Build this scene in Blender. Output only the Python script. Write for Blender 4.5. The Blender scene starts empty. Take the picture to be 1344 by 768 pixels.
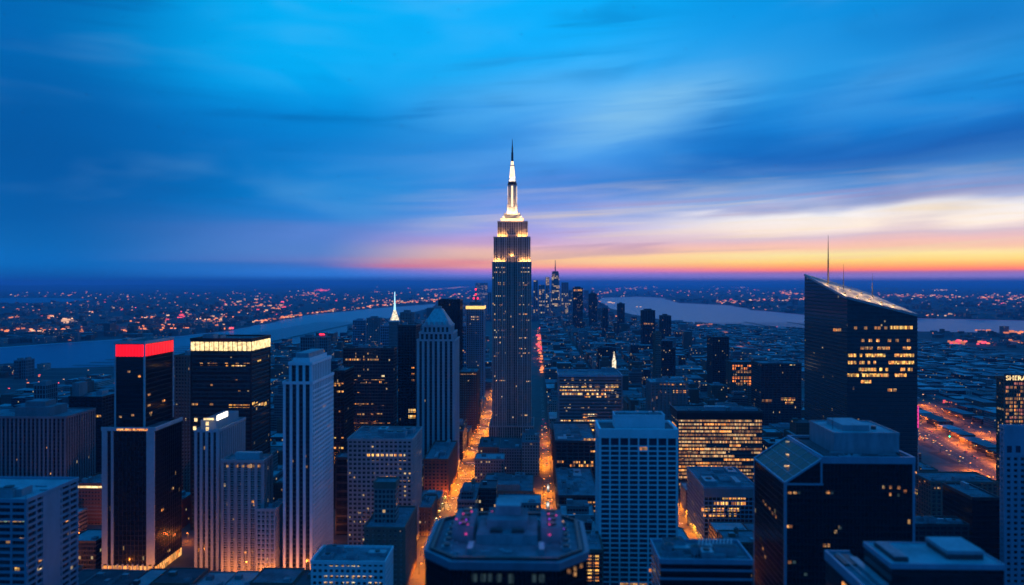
import bpy, math, random
from mathutils import Vector, noise as mnoise
from mathutils.geometry import delaunay_2d_cdt
R = math.radians
D = bpy.data
scene = bpy.context.scene
COL = scene.collection

# ------------------------------------------------------------------ camera
F = 1000.0                      # focal length in photo pixels (photo is 1344 wide)
CAMZ = 230.0
YAW = math.atan(31.0 / F)       # the avenues vanish a little right of the centre
cam_d = D.cameras.new('camera'); cam = D.objects.new('camera', cam_d); COL.objects.link(cam)
cam.location = (0, 0, CAMZ); cam.rotation_euler = (R(90), 0, YAW)
cam_d.sensor_width = 36; cam_d.lens = 36 * F / 1344.0
cam_d.shift_y = -12 / 1344.0
cam_d.clip_start = 1; cam_d.clip_end = 200000
cam_d.dof.use_dof = True; cam_d.dof.focus_distance = 1150
cam_d.dof.aperture_fstop = 0.016
scene.camera = cam
CY, SY = math.cos(YAW), math.sin(YAW)

scene.view_settings.view_transform = 'Standard'; scene.view_settings.look = 'None'
scene.view_settings.gamma = 1; scene.view_settings.exposure = 0
scene.render.engine = 'CYCLES'
cy = scene.cycles
cy.use_denoising = True; cy.denoiser = 'OPENIMAGEDENOISE'
cy.max_bounces = 6; cy.diffuse_bounces = 3; cy.glossy_bounces = 3; cy.volume_bounces = 1
cy.sample_clamp_indirect = 6; cy.sample_clamp_direct = 30; cy.use_light_tree = True
cy.caustics_reflective = False; cy.caustics_refractive = False

def lin(c):
    return tuple(((x/255)/12.92 if x/255 <= .04045 else ((x/255+.055)/1.055)**2.4) for x in c)

# ------------------------------------------------------------------ world: blue-hour sky
world = D.worlds.new('World'); scene.world = world; world.use_nodes = True
nt = world.node_tree; nt.nodes.clear()

class NB:
    "small helper for math node chains"
    def __init__(s, tree): s.t = tree; s.N = tree.nodes; s.L = tree.links
    def node(s, typ, **kw):
        n = s.N.new(typ)
        for k, v in kw.items(): setattr(n, k, v)
        return n
    def put(s, sock, val):
        if isinstance(val, bpy.types.NodeSocket): s.L.new(val, sock)
        else: sock.default_value = val
    def m(s, op, *a, clamp=False):
        n = s.node('ShaderNodeMath', operation=op, use_clamp=clamp)
        for i, v in enumerate(a): s.put(n.inputs[i], v)
        return n.outputs[0]
    def comb(s, x, y, z):
        n = s.node('ShaderNodeCombineXYZ')
        for i, v in enumerate((x, y, z)): s.put(n.inputs[i], v)
        return n.outputs[0]
    def noise(s, vec, scale, detail=2, rough=.5, dist=0):
        n = s.node('ShaderNodeTexNoise'); s.put(n.inputs['Vector'], vec)
        n.inputs['Scale'].default_value = scale; n.inputs['Detail'].default_value = detail
        n.inputs['Roughness'].default_value = rough; n.inputs['Distortion'].default_value = dist
        return n.outputs['Fac']
    def mix(s, fac, a, b, mode='MIX'):
        n = s.node('ShaderNodeMix', data_type='RGBA', blend_type=mode)
        s.put(n.inputs['Factor'], fac)
        for sock, v in ((n.inputs[6], a), (n.inputs[7], b)):
            if isinstance(v, bpy.types.NodeSocket): s.L.new(v, sock)
            else: sock.default_value = (*v[:3], 1)
        return n.outputs[2]
    def smooth(s, x, lo, hi):
        n = s.node('ShaderNodeMapRange', interpolation_type='SMOOTHSTEP')
        s.put(n.inputs[0], x); n.inputs[1].default_value = lo; n.inputs[2].default_value = hi
        return n.outputs[0]
    def ramp(s, x, stops, interp='EASE'):
        n = s.node('ShaderNodeValToRGB'); cr = n.color_ramp; cr.interpolation = interp
        while len(cr.elements) > 1: cr.elements.remove(cr.elements[-1])
        cr.elements[0].position = stops[0][0]; cr.elements[0].color = (*stops[0][1], 1)
        for p, c in stops[1:]:
            e = cr.elements.new(p); e.color = (*c, 1)
        s.put(n.inputs[0], x)
        return n.outputs[0]

W = NB(nt)
tc = W.node('ShaderNodeTexCoord').outputs['Generated']
sx = W.node('ShaderNodeSeparateXYZ'); nt.links.new(tc, sx.inputs[0])
dx, dy, dz = sx.outputs
hor = W.m('SQRT', W.m('ADD', W.m('MULTIPLY', dx, dx), W.m('MULTIPLY', dy, dy)))
t = W.m('DIVIDE', dz, W.m('MAXIMUM', hor, 0.02))           # tangent of the elevation
az = W.m('ARCTAN2', dx, dy)                                # 0 along the avenues, + to the right
tilt = W.m('SUBTRACT', t, W.m('MULTIPLY', W.m('MULTIPLY', W.smooth(t, .02, .12), .07), W.m('MAXIMUM', W.m('MINIMUM', az, .8), -.2)))
vecA = W.comb(W.m('MULTIPLY', az, 2.2), W.m('MULTIPLY', tilt, 11.0), 3.7)
vecB = W.comb(W.m('MULTIPLY', az, 3.5), W.m('MULTIPLY', tilt, 42.0), 9.1)
vecC = W.comb(W.m('MULTIPLY', az, 1.4), W.m('MULTIPLY', tilt, 4.5), 21.3)
nA = W.noise(vecA, 1.0, 3, .5, .4)
nB = W.noise(vecB, 1.0, 3, .55, .5)
vecD = W.comb(W.m('MULTIPLY', az, 4.6), W.m('MULTIPLY', tilt, 15.0), 31.7)
nD = W.noise(vecD, 1.0, 2.5, .5, .5)
nC = W.noise(vecC, 1.0, 2, .5, .2)
warp = W.m('ADD', W.m('MULTIPLY', W.m('SUBTRACT', nA, .5), .10), W.m('MULTIPLY', W.m('SUBTRACT', nB, .5), .06))
warp = W.m('MULTIPLY', warp, W.smooth(t, .020, .12))
tw = W.m('ADD', t, warp)
P = W.m('MULTIPLY', tw, 2.0, clamp=True)
def prof(lst):  # list of (photo row, colour)
    out = []
    for v, c in lst:
        g = 1.0 / max(.24, math.exp(-4.0e-5 * 220 / max(.004, (372 - v) / 1000))) if v < 372 else 1.0
        out.append((max(0.0, (372 - v) / 1000 * 2), tuple(x * g for x in lin(c))))
    return sorted(out, key=lambda q: q[0])
farL = prof([(372,(10,92,160)),(350,(4,98,168)),(325,(6,100,172)),(300,(2,96,170)),(240,(0,90,166)),(180,(0,90,164)),(110,(0,108,188)),(40,(0,112,192)),(-60,(0,110,190)),(-128,(0,118,200))])
left = prof([(372,(45,90,160)),(362,(38,100,172)),(348,(50,105,178)),(343,(85,118,185)),(334,(85,128,195)),(315,(85,130,205)),(290,(45,128,208)),(250,(0,134,215)),(200,(0,130,212)),(150,(0,152,230)),(90,(0,172,244)),(0,(0,174,244)),(-128,(0,140,230))])
mid = prof([(372,(95,100,170)),(362,(108,100,172)),(354,(200,120,170)),(350,(255,162,115)),(343,(255,200,128)),(330,(255,198,160)),(318,(205,165,205)),(298,(160,160,225)),(270,(105,148,225)),(235,(60,135,220)),(195,(40,145,232)),(140,(70,172,245)),(80,(20,172,250)),(0,(0,176,252)),(-128,(0,140,230))])
right = prof([(372,(100,95,160)),(364,(118,98,155)),(359,(140,95,145)),(356,(255,115,55)),(351,(255,168,60)),(345,(255,212,95)),(337,(255,230,145)),(330,(248,196,160)),(322,(240,190,180)),(312,(215,190,200)),(302,(255,240,225)),(290,(245,240,238)),(280,(175,185,220)),(268,(125,160,215)),(245,(65,138,208)),(205,(0,105,190)),(170,(0,125,210)),(110,(30,155,232)),(40,(0,148,228)),(-40,(0,130,210)),(-128,(0,130,222))])
cFL, cL, cM, cR = [W.ramp(P, p, 'LINEAR') for p in (farL, left, mid, right)]
azw = W.m('ADD', az, W.m('MULTIPLY', W.m('SUBTRACT', nC, .5), .35))
c = W.mix(W.smooth(azw, -.60, -.26), cFL, cL)
c = W.mix(W.smooth(azw, -.26, .02), c, cM)
c = W.mix(W.smooth(azw, .02, .34), c, cR)
# behind the viewer the sky is plain deep blue
back = W.ramp(W.m('MULTIPLY', t, .8, clamp=True), [(0, lin((22,84,156))), (.25, lin((15,100,184))), (1, lin((0,142,232)))])
c = W.mix(W.smooth(W.m('ABSOLUTE', W.m('SUBTRACT', az, .35)), 1.1, 2.1), c, back)
# soft lit cloud banks and dark cloud banks
def blob(a0, t0, sa, st, tl=0.0):
    da = W.m('SUBTRACT', az, a0)
    a = W.m('DIVIDE', da, sa)
    b = W.m('DIVIDE', W.m('SUBTRACT', W.m('SUBTRACT', t, t0), W.m('MULTIPLY', da, tl)), st)
    r2 = W.m('ADD', W.m('MULTIPLY', a, a), W.m('MULTIPLY', b, b))
    return W.m('EXPONENT', W.m('MULTIPLY', r2, -1.0))
def aT(u, v):
    a = math.atan((u-672)/F) - YAW; h = (372-v)/F*math.cos(a+YAW)
    return a, h
front = W.smooth(W.m('ABSOLUTE', az), 1.6, 1.0)
texA = W.m('ADD', .45, W.m('MULTIPLY', W.smooth(nB, .3, .7), .55))
for (u, v, sa, st, tl, col, amt) in [(830,148,.12,.036,.22,(150,208,240),.85), (700,120,.14,.03,.3,(110,190,245),.4), (1190,95,.10,.02,.25,(110,180,235),.35),
                                  (860,275,.16,.010,.05,(185,200,235),.5), (620,215,.16,.02,.0,(110,170,235),.35), (1290,245,.12,.010,.1,(150,175,215),.35),
                                  (460,300,.14,.010,0,(120,140,210),.35), (900,312,.2,.012,.06,(255,222,210),.45), (590,344,.11,.0065,0,(255,150,150),.95), (520,349,.06,.003,0,(255,120,130),.7)]:
    a0, t0 = aT(u, v)
    c = W.mix(W.m('MULTIPLY', W.m('MULTIPLY', blob(a0, t0, sa, st, tl), amt), W.m('MULTIPLY', texA, front)), c, lin(col))
for (u, v, sa, st, tl, col, amt) in [(300,165,.2,.035,-.05,(0,116,200),.4), (1230,190,.26,.022,.06,(0,92,178),.6), (120,240,.26,.05,0,(0,90,164),.4), (60,60,.12,.2,0,(0,84,156),.4),
                                  (980,230,.2,.014,.05,(45,115,195),.45), (1150,262,.22,.006,.08,(110,125,185),.35), (1300,20,.16,.05,0,(0,95,180),.5)]:
    a0, t0 = aT(u, v)
    c = W.mix(W.m('MULTIPLY', W.m('MULTIPLY', blob(a0, t0, sa, st, tl), amt), front), c, lin(col))
veil = W.m('MULTIPLY', W.smooth(nD, .46, .78), W.smooth(nA, .38, .62))
veil = W.m('MULTIPLY', W.m('MULTIPLY', veil, front), W.m('MULTIPLY', W.smooth(t, .03, .10), .22))
c = W.mix(veil, c, lin((120,180,222)))
dusk = W.m('MULTIPLY', W.m('MULTIPLY', W.smooth(nD, .52, .26), W.smooth(nB, .6, .35)), W.m('MULTIPLY', W.smooth(t, .03, .10), .30))
c = W.mix(W.m('MULTIPLY', dusk, front), c, lin((0,88,160)))
vecE = W.comb(W.m('MULTIPLY', az, 2.6), W.m('MULTIPLY', W.m('SUBTRACT', t, W.m('MULTIPLY', az, .035)), 55.0), 4.4)
nE = W.noise(vecE, 1.0, 3, .55, .6)
low = W.m('MULTIPLY', W.m('MULTIPLY', W.smooth(t, .020, .032), W.smooth(t, .15, .09)), W.smooth(az, -.25, .1))
low = W.m('MULTIPLY', low, front)
c = W.mix(W.m('MULTIPLY', W.m('MULTIPLY', W.smooth(nE, .50, .34), low), .45), c, lin((176,140,182)))
c = W.mix(W.m('MULTIPLY', W.m('MULTIPLY', W.smooth(nE, .50, .74), low), .50), c, lin((255,228,180)))
shade = W.m('ADD', .88, W.m('ADD', W.m('MULTIPLY', nA, .14), W.m('MULTIPLY', nD, .12)))
c = W.mix(1.0, c, W.comb(shade, shade, shade), 'MULTIPLY')
# faint physical dusk sky added underneath
sky = W.node('ShaderNodeTexSky', sky_type='NISHITA', sun_disc=False)
sky.sun_elevation = R(1.0); sky.sun_rotation = R(28); sky.altitude = 200
bg1 = W.node('ShaderNodeBackground'); nt.links.new(c, bg1.inputs[0]); bg1.inputs[1].default_value = 1.0
bg2 = W.node('ShaderNodeBackground'); nt.links.new(sky.outputs[0], bg2.inputs[0]); bg2.inputs[1].default_value = 0.0015
ad = W.node('ShaderNodeAddShader'); nt.links.new(bg1.outputs[0], ad.inputs[0]); nt.links.new(bg2.outputs[0], ad.inputs[1])
wo = W.node('ShaderNodeOutputWorld'); nt.links.new(ad.outputs[0], wo.inputs[0])
world.cycles.sampling_method = 'MANUAL'; world.cycles.sample_map_resolution = 512

# ------------------------------------------------------------------ pixel <-> place helpers
def tx(u): return math.tan(math.atan((u - 672) / F) - YAW)        # x/y of a photo column
def pX(u, Y): return Y * tx(u)
def fwd(X, Y): return Y * CY - X * SY
def pZ(v, X, Y): return CAMZ + (372 - v) / F * fwd(X, Y)
def G(u, v, z=0.0):                                               # point on the ground seen at a photo pixel
    d = (CAMZ - z) * F / (v - 372); xc = (u - 672) / F * d
    return (xc * CY - d * SY, xc * SY + d * CY)
def proj(X, Y, Z):
    d = fwd(X, Y); xc = X * CY + Y * SY
    return 672 + F * xc / d, 372 - F * (Z - CAMZ) / d

# ------------------------------------------------------------------ materials
def new_mat(name):
    m = D.materials.new(name); m.use_nodes = True
    return m, m.node_tree.nodes['Principled BSDF'], NB(m.node_tree)
def plain(name, col, rough=.8, var=.25, scale=.15, metal=0, spec=.5, bump=0):
    m, b, n = new_mat(name)
    geo = n.node('ShaderNodeNewGeometry').outputs['Position']
    st_ = n.node('ShaderNodeMapping'); n.L.new(geo, st_.inputs[0]); st_.inputs['Scale'].default_value = (1, 1, .22)
    f1 = n.noise(st_.outputs[0], scale, 5, .65); f2 = n.noise(geo, scale * 9, 2, .6)
    f = n.m('ADD', n.m('MULTIPLY', f1, .7), n.m('MULTIPLY', f2, .3))
    lo = tuple(x * (1 - var) for x in col); hi = tuple(min(1, x * (1 + var)) for x in col)
    n.L.new(n.mix(n.smooth(f, .3, .7), lo, hi), b.inputs['Base Color'])
    b.inputs['Roughness'].default_value = rough; b.inputs['Metallic'].default_value = metal
    b.inputs['Specular IOR Level'].default_value = spec
    if bump:
        bp = n.node('ShaderNodeBump'); bp.inputs['Strength'].default_value = bump; bp.inputs['Distance'].default_value = .3
        n.L.new(f2, bp.inputs['Height']); n.L.new(bp.outputs[0], b.inputs['Normal'])
    return m
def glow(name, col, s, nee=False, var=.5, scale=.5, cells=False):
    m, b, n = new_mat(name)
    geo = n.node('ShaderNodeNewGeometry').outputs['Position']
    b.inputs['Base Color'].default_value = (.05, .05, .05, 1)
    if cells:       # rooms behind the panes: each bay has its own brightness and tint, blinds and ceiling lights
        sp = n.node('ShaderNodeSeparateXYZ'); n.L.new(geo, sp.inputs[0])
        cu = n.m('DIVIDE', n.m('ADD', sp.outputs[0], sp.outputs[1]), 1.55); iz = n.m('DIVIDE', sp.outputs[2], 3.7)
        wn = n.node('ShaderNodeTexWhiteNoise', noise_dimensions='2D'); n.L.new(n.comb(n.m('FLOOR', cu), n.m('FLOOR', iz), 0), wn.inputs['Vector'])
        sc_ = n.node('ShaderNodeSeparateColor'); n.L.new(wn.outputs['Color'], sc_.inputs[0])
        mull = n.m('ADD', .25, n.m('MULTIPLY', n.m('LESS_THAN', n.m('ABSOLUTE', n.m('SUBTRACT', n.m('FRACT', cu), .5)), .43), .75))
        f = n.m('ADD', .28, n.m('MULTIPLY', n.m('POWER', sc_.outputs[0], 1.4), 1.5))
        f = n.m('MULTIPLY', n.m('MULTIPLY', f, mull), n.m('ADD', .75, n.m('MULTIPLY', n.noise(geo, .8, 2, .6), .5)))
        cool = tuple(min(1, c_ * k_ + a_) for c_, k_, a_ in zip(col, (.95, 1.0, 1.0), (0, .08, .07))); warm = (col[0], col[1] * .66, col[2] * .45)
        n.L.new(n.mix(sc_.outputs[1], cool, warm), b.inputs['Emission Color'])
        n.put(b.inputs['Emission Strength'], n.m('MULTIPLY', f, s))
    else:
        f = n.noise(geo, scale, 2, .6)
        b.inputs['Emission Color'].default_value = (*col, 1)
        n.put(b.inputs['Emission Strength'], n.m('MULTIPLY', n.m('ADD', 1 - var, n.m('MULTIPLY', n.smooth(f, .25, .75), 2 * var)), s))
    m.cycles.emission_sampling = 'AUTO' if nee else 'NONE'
    return m

def facade_group():
    g = D.node_groups.new('facade', 'ShaderNodeTree'); itf = g.interface
    def add(n_, t_, d_):
        s = itf.new_socket(name=n_, in_out='INPUT', socket_type=t_); s.default_value = d_
    for nm, tp, df in (('wall','NodeSocketColor',(.3,.3,.3,1)), ('glass','NodeSocketColor',(.02,.03,.05,1)), ('cw','NodeSocketFloat',3.), ('ch','NodeSocketFloat',3.6),
                       ('fw','NodeSocketFloat',.6), ('fh','NodeSocketFloat',.55), ('lit','NodeSocketFloat',.08), ('power','NodeSocketFloat',1.), ('warm','NodeSocketFloat',.8), ('rough','NodeSocketFloat',.15)):
        add(nm, tp, df)
    itf.new_socket(name='shader', in_out='OUTPUT', socket_type='NodeSocketShader')
    n = NB(g); gi = n.node('NodeGroupInput').outputs; go = n.node('NodeGroupOutput')
    uv = n.node('ShaderNodeUVMap').outputs[0]; s = n.node('ShaderNodeSeparateXYZ'); n.L.new(uv, s.inputs[0])
    cu = n.m('DIVIDE', s.outputs[0], gi['cw']); cv = n.m('DIVIDE', s.outputs[1], gi['ch'])
    fu = n.m('ABSOLUTE', n.m('SUBTRACT', n.m('FRACT', cu), .5)); fv = n.m('ABSOLUTE', n.m('SUBTRACT', n.m('FRACT', cv), .5))
    win = n.m('MULTIPLY', n.m('LESS_THAN', fu, n.m('MULTIPLY', gi['fw'], .5)), n.m('LESS_THAN', fv, n.m('MULTIPLY', gi['fh'], .5)))
    rnd = n.m('MULTIPLY', n.node('ShaderNodeObjectInfo').outputs['Random'], 97.0)
    iu, iv = n.m('FLOOR', cu), n.m('FLOOR', cv)
    wn = n.node('ShaderNodeTexWhiteNoise', noise_dimensions='3D'); n.L.new(n.comb(iu, iv, rnd), wn.inputs['Vector'])
    wr = n.node('ShaderNodeTexWhiteNoise', noise_dimensions='2D'); n.L.new(n.comb(iv, rnd, 0), wr.inputs['Vector'])
    cl = n.noise(n.comb(n.m('MULTIPLY', iu, .23), n.m('MULTIPLY', iv, .45), rnd), 1.0, 1, .5)
    prob = n.m('MULTIPLY', gi['lit'], n.m('ADD', .15, n.m('MULTIPLY', n.m('MULTIPLY', n.m('POWER', wr.outputs[0], 3.0), n.smooth(cl, .35, .65)), 6.0)))
    lit = n.m('LESS_THAN', wn.outputs[0], prob)
    ws = n.node('ShaderNodeSeparateColor'); n.L.new(wn.outputs['Color'], ws.inputs[0])
    inner = n.m('ADD', .35, n.m('MULTIPLY', ws.outputs[1], .9))
    col = n.mix(n.m('MULTIPLY', ws.outputs[2], gi['warm']), (1.0, .78, .42), (1.0, .42, .10))
    geo = n.node('ShaderNodeNewGeometry').outputs['Position']
    grime = n.m('ADD', .72, n.m('MULTIPLY', n.noise(geo, .06, 5, .65), .55))
    wallc = n.mix(1.0, gi['wall'], n.comb(grime, grime, grime), 'MULTIPLY')
    glassv = n.m('ADD', .5, ws.outputs[0])
    glassc = n.mix(1.0, gi['glass'], n.comb(glassv, glassv, glassv), 'MULTIPLY')
    b = n.node('ShaderNodeBsdfPrincipled')
    n.L.new(n.mix(win, wallc, glassc), b.inputs['Base Color'])
    n.put(b.inputs['Roughness'], n.m('ADD', n.m('MULTIPLY', win, gi['rough']), n.m('MULTIPLY', n.m('SUBTRACT', 1.0, win), .85)))
    n.L.new(col, b.inputs['Emission Color'])
    n.put(b.inputs['Emission Strength'], n.m('MULTIPLY', n.m('MULTIPLY', n.m('MULTIPLY', lit, win), inner), gi['power']))
    n.L.new(b.outputs[0], go.inputs[0])
    return g
FG = facade_group()
def facade(name, wall, glass=(.02,.03,.045), cw=3., ch=3.6, fw=.6, fh=.55, lit=.06, power=.8, warm=.8, rough=.15):
    m = D.materials.new(name); m.use_nodes = True; n = m.node_tree; n.nodes.clear()
    g = n.nodes.new('ShaderNodeGroup'); g.node_tree = FG
    for k, v in dict(wall=(*wall, 1), glass=(*glass, 1), cw=cw, ch=ch, fw=fw, fh=fh, lit=lit, power=power, warm=warm, rough=rough).items(): g.inputs[k].default_value = v
    o = n.nodes.new('ShaderNodeOutputMaterial'); n.links.new(g.outputs[0], o.inputs[0])
    m.cycles.emission_sampling = 'NONE'
    return m

M = {}
M['ground'] = plain('ground', (.030,.034,.042), .95, .5, .004)
M['asphalt'] = plain('asphalt', (.05,.048,.045), .75, .2, .08)
M['pavement'] = plain('pavement', (.07,.07,.07), .9, .25, .1)
M['paint'] = plain('road_paint', (.75,.75,.7), .7, .1, .5)
M['roof'] = plain('roof_membrane', (.10,.15,.18), .9, .45, .09)
M['roof_dark'] = plain('dark_roof_membrane', (.05,.075,.09), .9, .45, .09)
M['roof_pale'] = plain('pale_roof_membrane', (.24,.31,.34), .85, .3, .08)
M['metal'] = plain('roof_metal', (.26,.34,.38), .5, .25, .3, .4)
M['metal_dark'] = plain('dark_metal', (.06,.065,.07), .5, .25, .3, .4)
M['limestone'] = plain('limestone', (.30,.31,.32), .85, .2, .05)
M['white_stone'] = plain('white_stone', (.62,.68,.72), .8, .12, .06)
M['pale_blue_stone'] = plain('pale_stone', (.34,.40,.44), .8, .18, .06)
M['grey_stone'] = plain('grey_stone', (.16,.20,.22), .85, .25, .06)
M['brown_stone'] = plain('brown_stone', (.16,.11,.085), .85, .25, .06)
M['brick'] = plain('brick_red', (.17,.075,.05), .9, .25, .08)
M['rim'] = plain('dark_blue_rim', (.09,.16,.21), .5, .2, .1)
M['black_frame'] = plain('black_frame', (.02,.022,.025), .35, .25, .1, .3)
M['blue_frame'] = plain('steel_blue_frame', (.20,.34,.44), .45, .15, .1, .3)
M['leaf'] = plain('leaf', (.045,.085,.022), .8, .4, .8)
M['bark'] = plain('bark', (.05,.035,.025), .95, .3, 2)
# glass walls of the towers
M['glass_black'] = facade('black_glass_wall', (.008,.010,.014), (.006,.009,.013), 1.6, 3.9, .92, .80, .004, .4, .8, .12)
M['glass_navy'] = facade('navy_glass_wall', (.018,.024,.032), (.012,.02,.03), 1.6, 3.8, .88, .66, .016, .5, .8, .12)
M['glass_green'] = facade('green_glass_wall', (.02,.055,.065), (.010,.035,.045), 1.6, 3.9, .90, .62, .005, .35, .6, .1)
M['glass_office'] = facade('office_glass_wall', (.10,.10,.10), (.02,.03,.04), 2.0, 3.8, .85, .6, .05, .6, .7, .15)
M['glass_stone'] = facade('stone_window_wall', (.22,.21,.20), (.015,.02,.03), 3.0, 3.7, .7, .6, .02, .6, .9, .2)
M['glass_plain'] = facade('unlit_window_wall', (.05,.055,.06), (.012,.018,.026), 3.0, 3.7, .85, .7, .008, .5, .9, .15)
# lit windows
M['lit_yellow'] = glow('lit_window_yellow', (1.0,.54,.09), 1.25, cells=True)
M['lit_amber'] = glow('lit_window_amber', (1.0,.40,.07), 1.15, cells=True)
M['lit_cream'] = glow('lit_window_cream', (1.0,.70,.34), 1.3, cells=True)
M['lit_green'] = glow('lit_window_pale_green', (.62,.95,.55), .8, cells=True)
M['lit_dim'] = glow('lit_window_dim', (1.0,.48,.14), .48, cells=True)
M['red_screen'] = glow('red_crown_light', (1.0,.002,.006), 1.6, True, .22, .12)
M['cream_screen'] = glow('cream_crown_light', (1.0,.68,.30), 1.5, True, .55, .35)
M['gold_glow'] = glow('gold_crown_light', (1.0,.55,.14), 1.6, False, .2)
M['white_glow'] = glow('white_light', (1.0,.9,.75), 4.0, False, .1)
M['cyan_glow'] = glow('cyan_light', (.25,.8,1.0), 1.4, False, .1)
M['pink_glow'] = glow('pink_sign_light', (1.0,.05,.35), 1.0, False, .2)
M['red_glow'] = glow('red_beacon_light', (1.0,.02,.05), 3.5, False, .1)
M['green_glow'] = glow('green_signal_light', (.02,1.0,.35), 16.0, False, .1)
M['lamp_glow'] = glow('street_lamp_light', (1.0,.33,.04), 7.0, False, .1)
M['lamp_pale'] = glow('pale_street_lamp_light', (.95,.95,.5), 6.0, False, .1)
M['headlight'] = glow('headlight', (1.0,.62,.25), 6.0, False, .1)
M['taillight'] = glow('taillight', (1.0,.05,.03), 5.0, False, .1)
M['far_amber'] = glow('far_amber_light', (1.0,.26,.08), 1.15, False, .8, .004)
M['far_white'] = glow('far_white_light', (1.0,.52,.28), 1.15, False, .8, .004)
M['far_red'] = glow('far_red_light', (1.0,.08,.12), 1.6, False, .6, .004)
for i, cc in enumerate([(.03,.03,.035), (.35,.36,.38), (.25,.02,.02), (.55,.40,.03), (.03,.05,.12)]):
    m, b, n = new_mat('car_paint'); b.inputs['Base Color'].default_value = (*cc, 1); b.inputs['Roughness'].default_value = .3
    b.inputs['Coat Weight'].default_value = .5; M['car%d' % i] = m
# water
m, b, n = new_mat('river_water')
geo = n.node('ShaderNodeNewGeometry').outputs['Position']
b.inputs['Base Color'].default_value = (.015,.10,.20,1); b.inputs['Roughness'].default_value = .32; b.inputs['IOR'].default_value = 1.33
bp = n.node('ShaderNodeBump'); bp.inputs['Strength'].default_value = .7; bp.inputs['Distance'].default_value = 4
n.L.new(n.noise(geo, .03, 5, .6, .3), bp.inputs['Height']); n.L.new(bp.outputs[0], b.inputs['Normal'])
M['water'] = m

# ------------------------------------------------------------------ mesh building
class MB:
    def __init__(s): s.v = []; s.f = []; s.uv = []; s.mi = []; s.mats = []
    def mid(s, m):
        if m not in s.mats: s.mats.append(m)
        return s.mats.index(m)
    def face(s, pts, uvs, m):
        k = len(s.v); s.v += [tuple(p) for p in pts]; s.f.append(tuple(range(k, k + len(pts)))); s.uv += uvs; s.mi.append(s.mid(m))
    def prism(s, poly, z0, z1, m, mt=None, poly2=None, cap=True, bottom=False, u0=0.):
        "poly counter-clockwise seen from above; z0/z1 may be lists"
        n = len(poly); p2 = poly2 or poly
        za = z0 if isinstance(z0, (list, tuple)) else [z0] * n
        zb = z1 if isinstance(z1, (list, tuple)) else [z1] * n
        acc = u0
        for i in range(n):
            j = (i + 1) % n
            w = math.dist(poly[i], poly[j])
            a = (*poly[i], za[i]); b_ = (*poly[j], za[j]); c_ = (*p2[j], zb[j]); d = (*p2[i], zb[i])
            s.face([a, b_, c_, d], [(acc, za[i]), (acc + w, za[j]), (acc + w, zb[j]), (acc, zb[i])], m)
            acc += w
        if cap: s.face([(*p2[i], zb[i]) for i in range(n)], [p2[i] for i in range(n)], mt or m)
        if bottom: s.face([(*poly[i], za[i]) for i in reversed(range(n))], [poly[i] for i in reversed(range(n))], mt or m)
    def box(s, x0, x1, y0, y1, z0, z1, m, mt=None, bottom=False, u0=0.):
        s.prism([(x0, y0), (x1, y0), (x1, y1), (x0, y1)], z0, z1, m, mt, bottom=bottom, u0=u0)
    def cyl(s, x, y, r0, r1, z0, z1, m, n=12, cap=True, bottom=False):
        P0 = [(x + r0 * math.cos(2*math.pi*i/n), y + r0 * math.sin(2*math.pi*i/n)) for i in range(n)]
        P1 = [(x + r1 * math.cos(2*math.pi*i/n), y + r1 * math.sin(2*math.pi*i/n)) for i in range(n)]
        s.prism(P0, z0, z1, m, poly2=P1, cap=cap, bottom=bottom)
    def ring(s, x0, x1, y0, y1, z0, z1, w, m):
        s.box(x0, x1, y0, y0 + w, z0, z1, m, bottom=True); s.box(x0, x1, y1 - w, y1, z0, z1, m, bottom=True)
        s.box(x0, x0 + w, y0 + w, y1 - w, z0, z1, m, bottom=True); s.box(x1 - w, x1, y0 + w, y1 - w, z0, z1, m, bottom=True)
    def mesh(s, name):
        me = D.meshes.new(name); me.from_pydata(s.v, [], s.f)
        uvl = me.uv_layers.new(name='UVMap'); uvl.data.foreach_set('uv', [c for p in s.uv for c in p])
        for mm in s.mats: me.materials.append(M[mm])
        me.polygons.foreach_set('material_index', s.mi)
        me.update()
        return me
    def build(s, name, parent=None, loc=None):
        o = D.objects.new(name, s.mesh(name)); COL.objects.link(o)
        if parent:
            o.parent = parent
            if not parent.parent: o.location = tuple(-c for c in parent.location)
        if loc: o.location = loc
        return o
def tag(o, label=None, cat=None, group=None, kind=None):
    if label: o['label'] = label
    if cat: o['category'] = cat
    if group: o['group'] = group
    if kind: o['kind'] = kind
    return o
def root(name, label, cat, loc=(0, 0, 0), group=None):
    o = D.objects.new(name, None); COL.objects.link(o); o.location = loc
    return tag(o, label, cat, group)
def struct(mb, name): return tag(mb.build(name), kind='structure')
def copy_tree(o, parent=None):
    c_ = o.copy(); COL.objects.link(c_)
    if parent: c_.parent = parent
    for ch in KIDS.get(o.name, []): copy_tree(ch, c_)
    return c_
KIDS = {}


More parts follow.
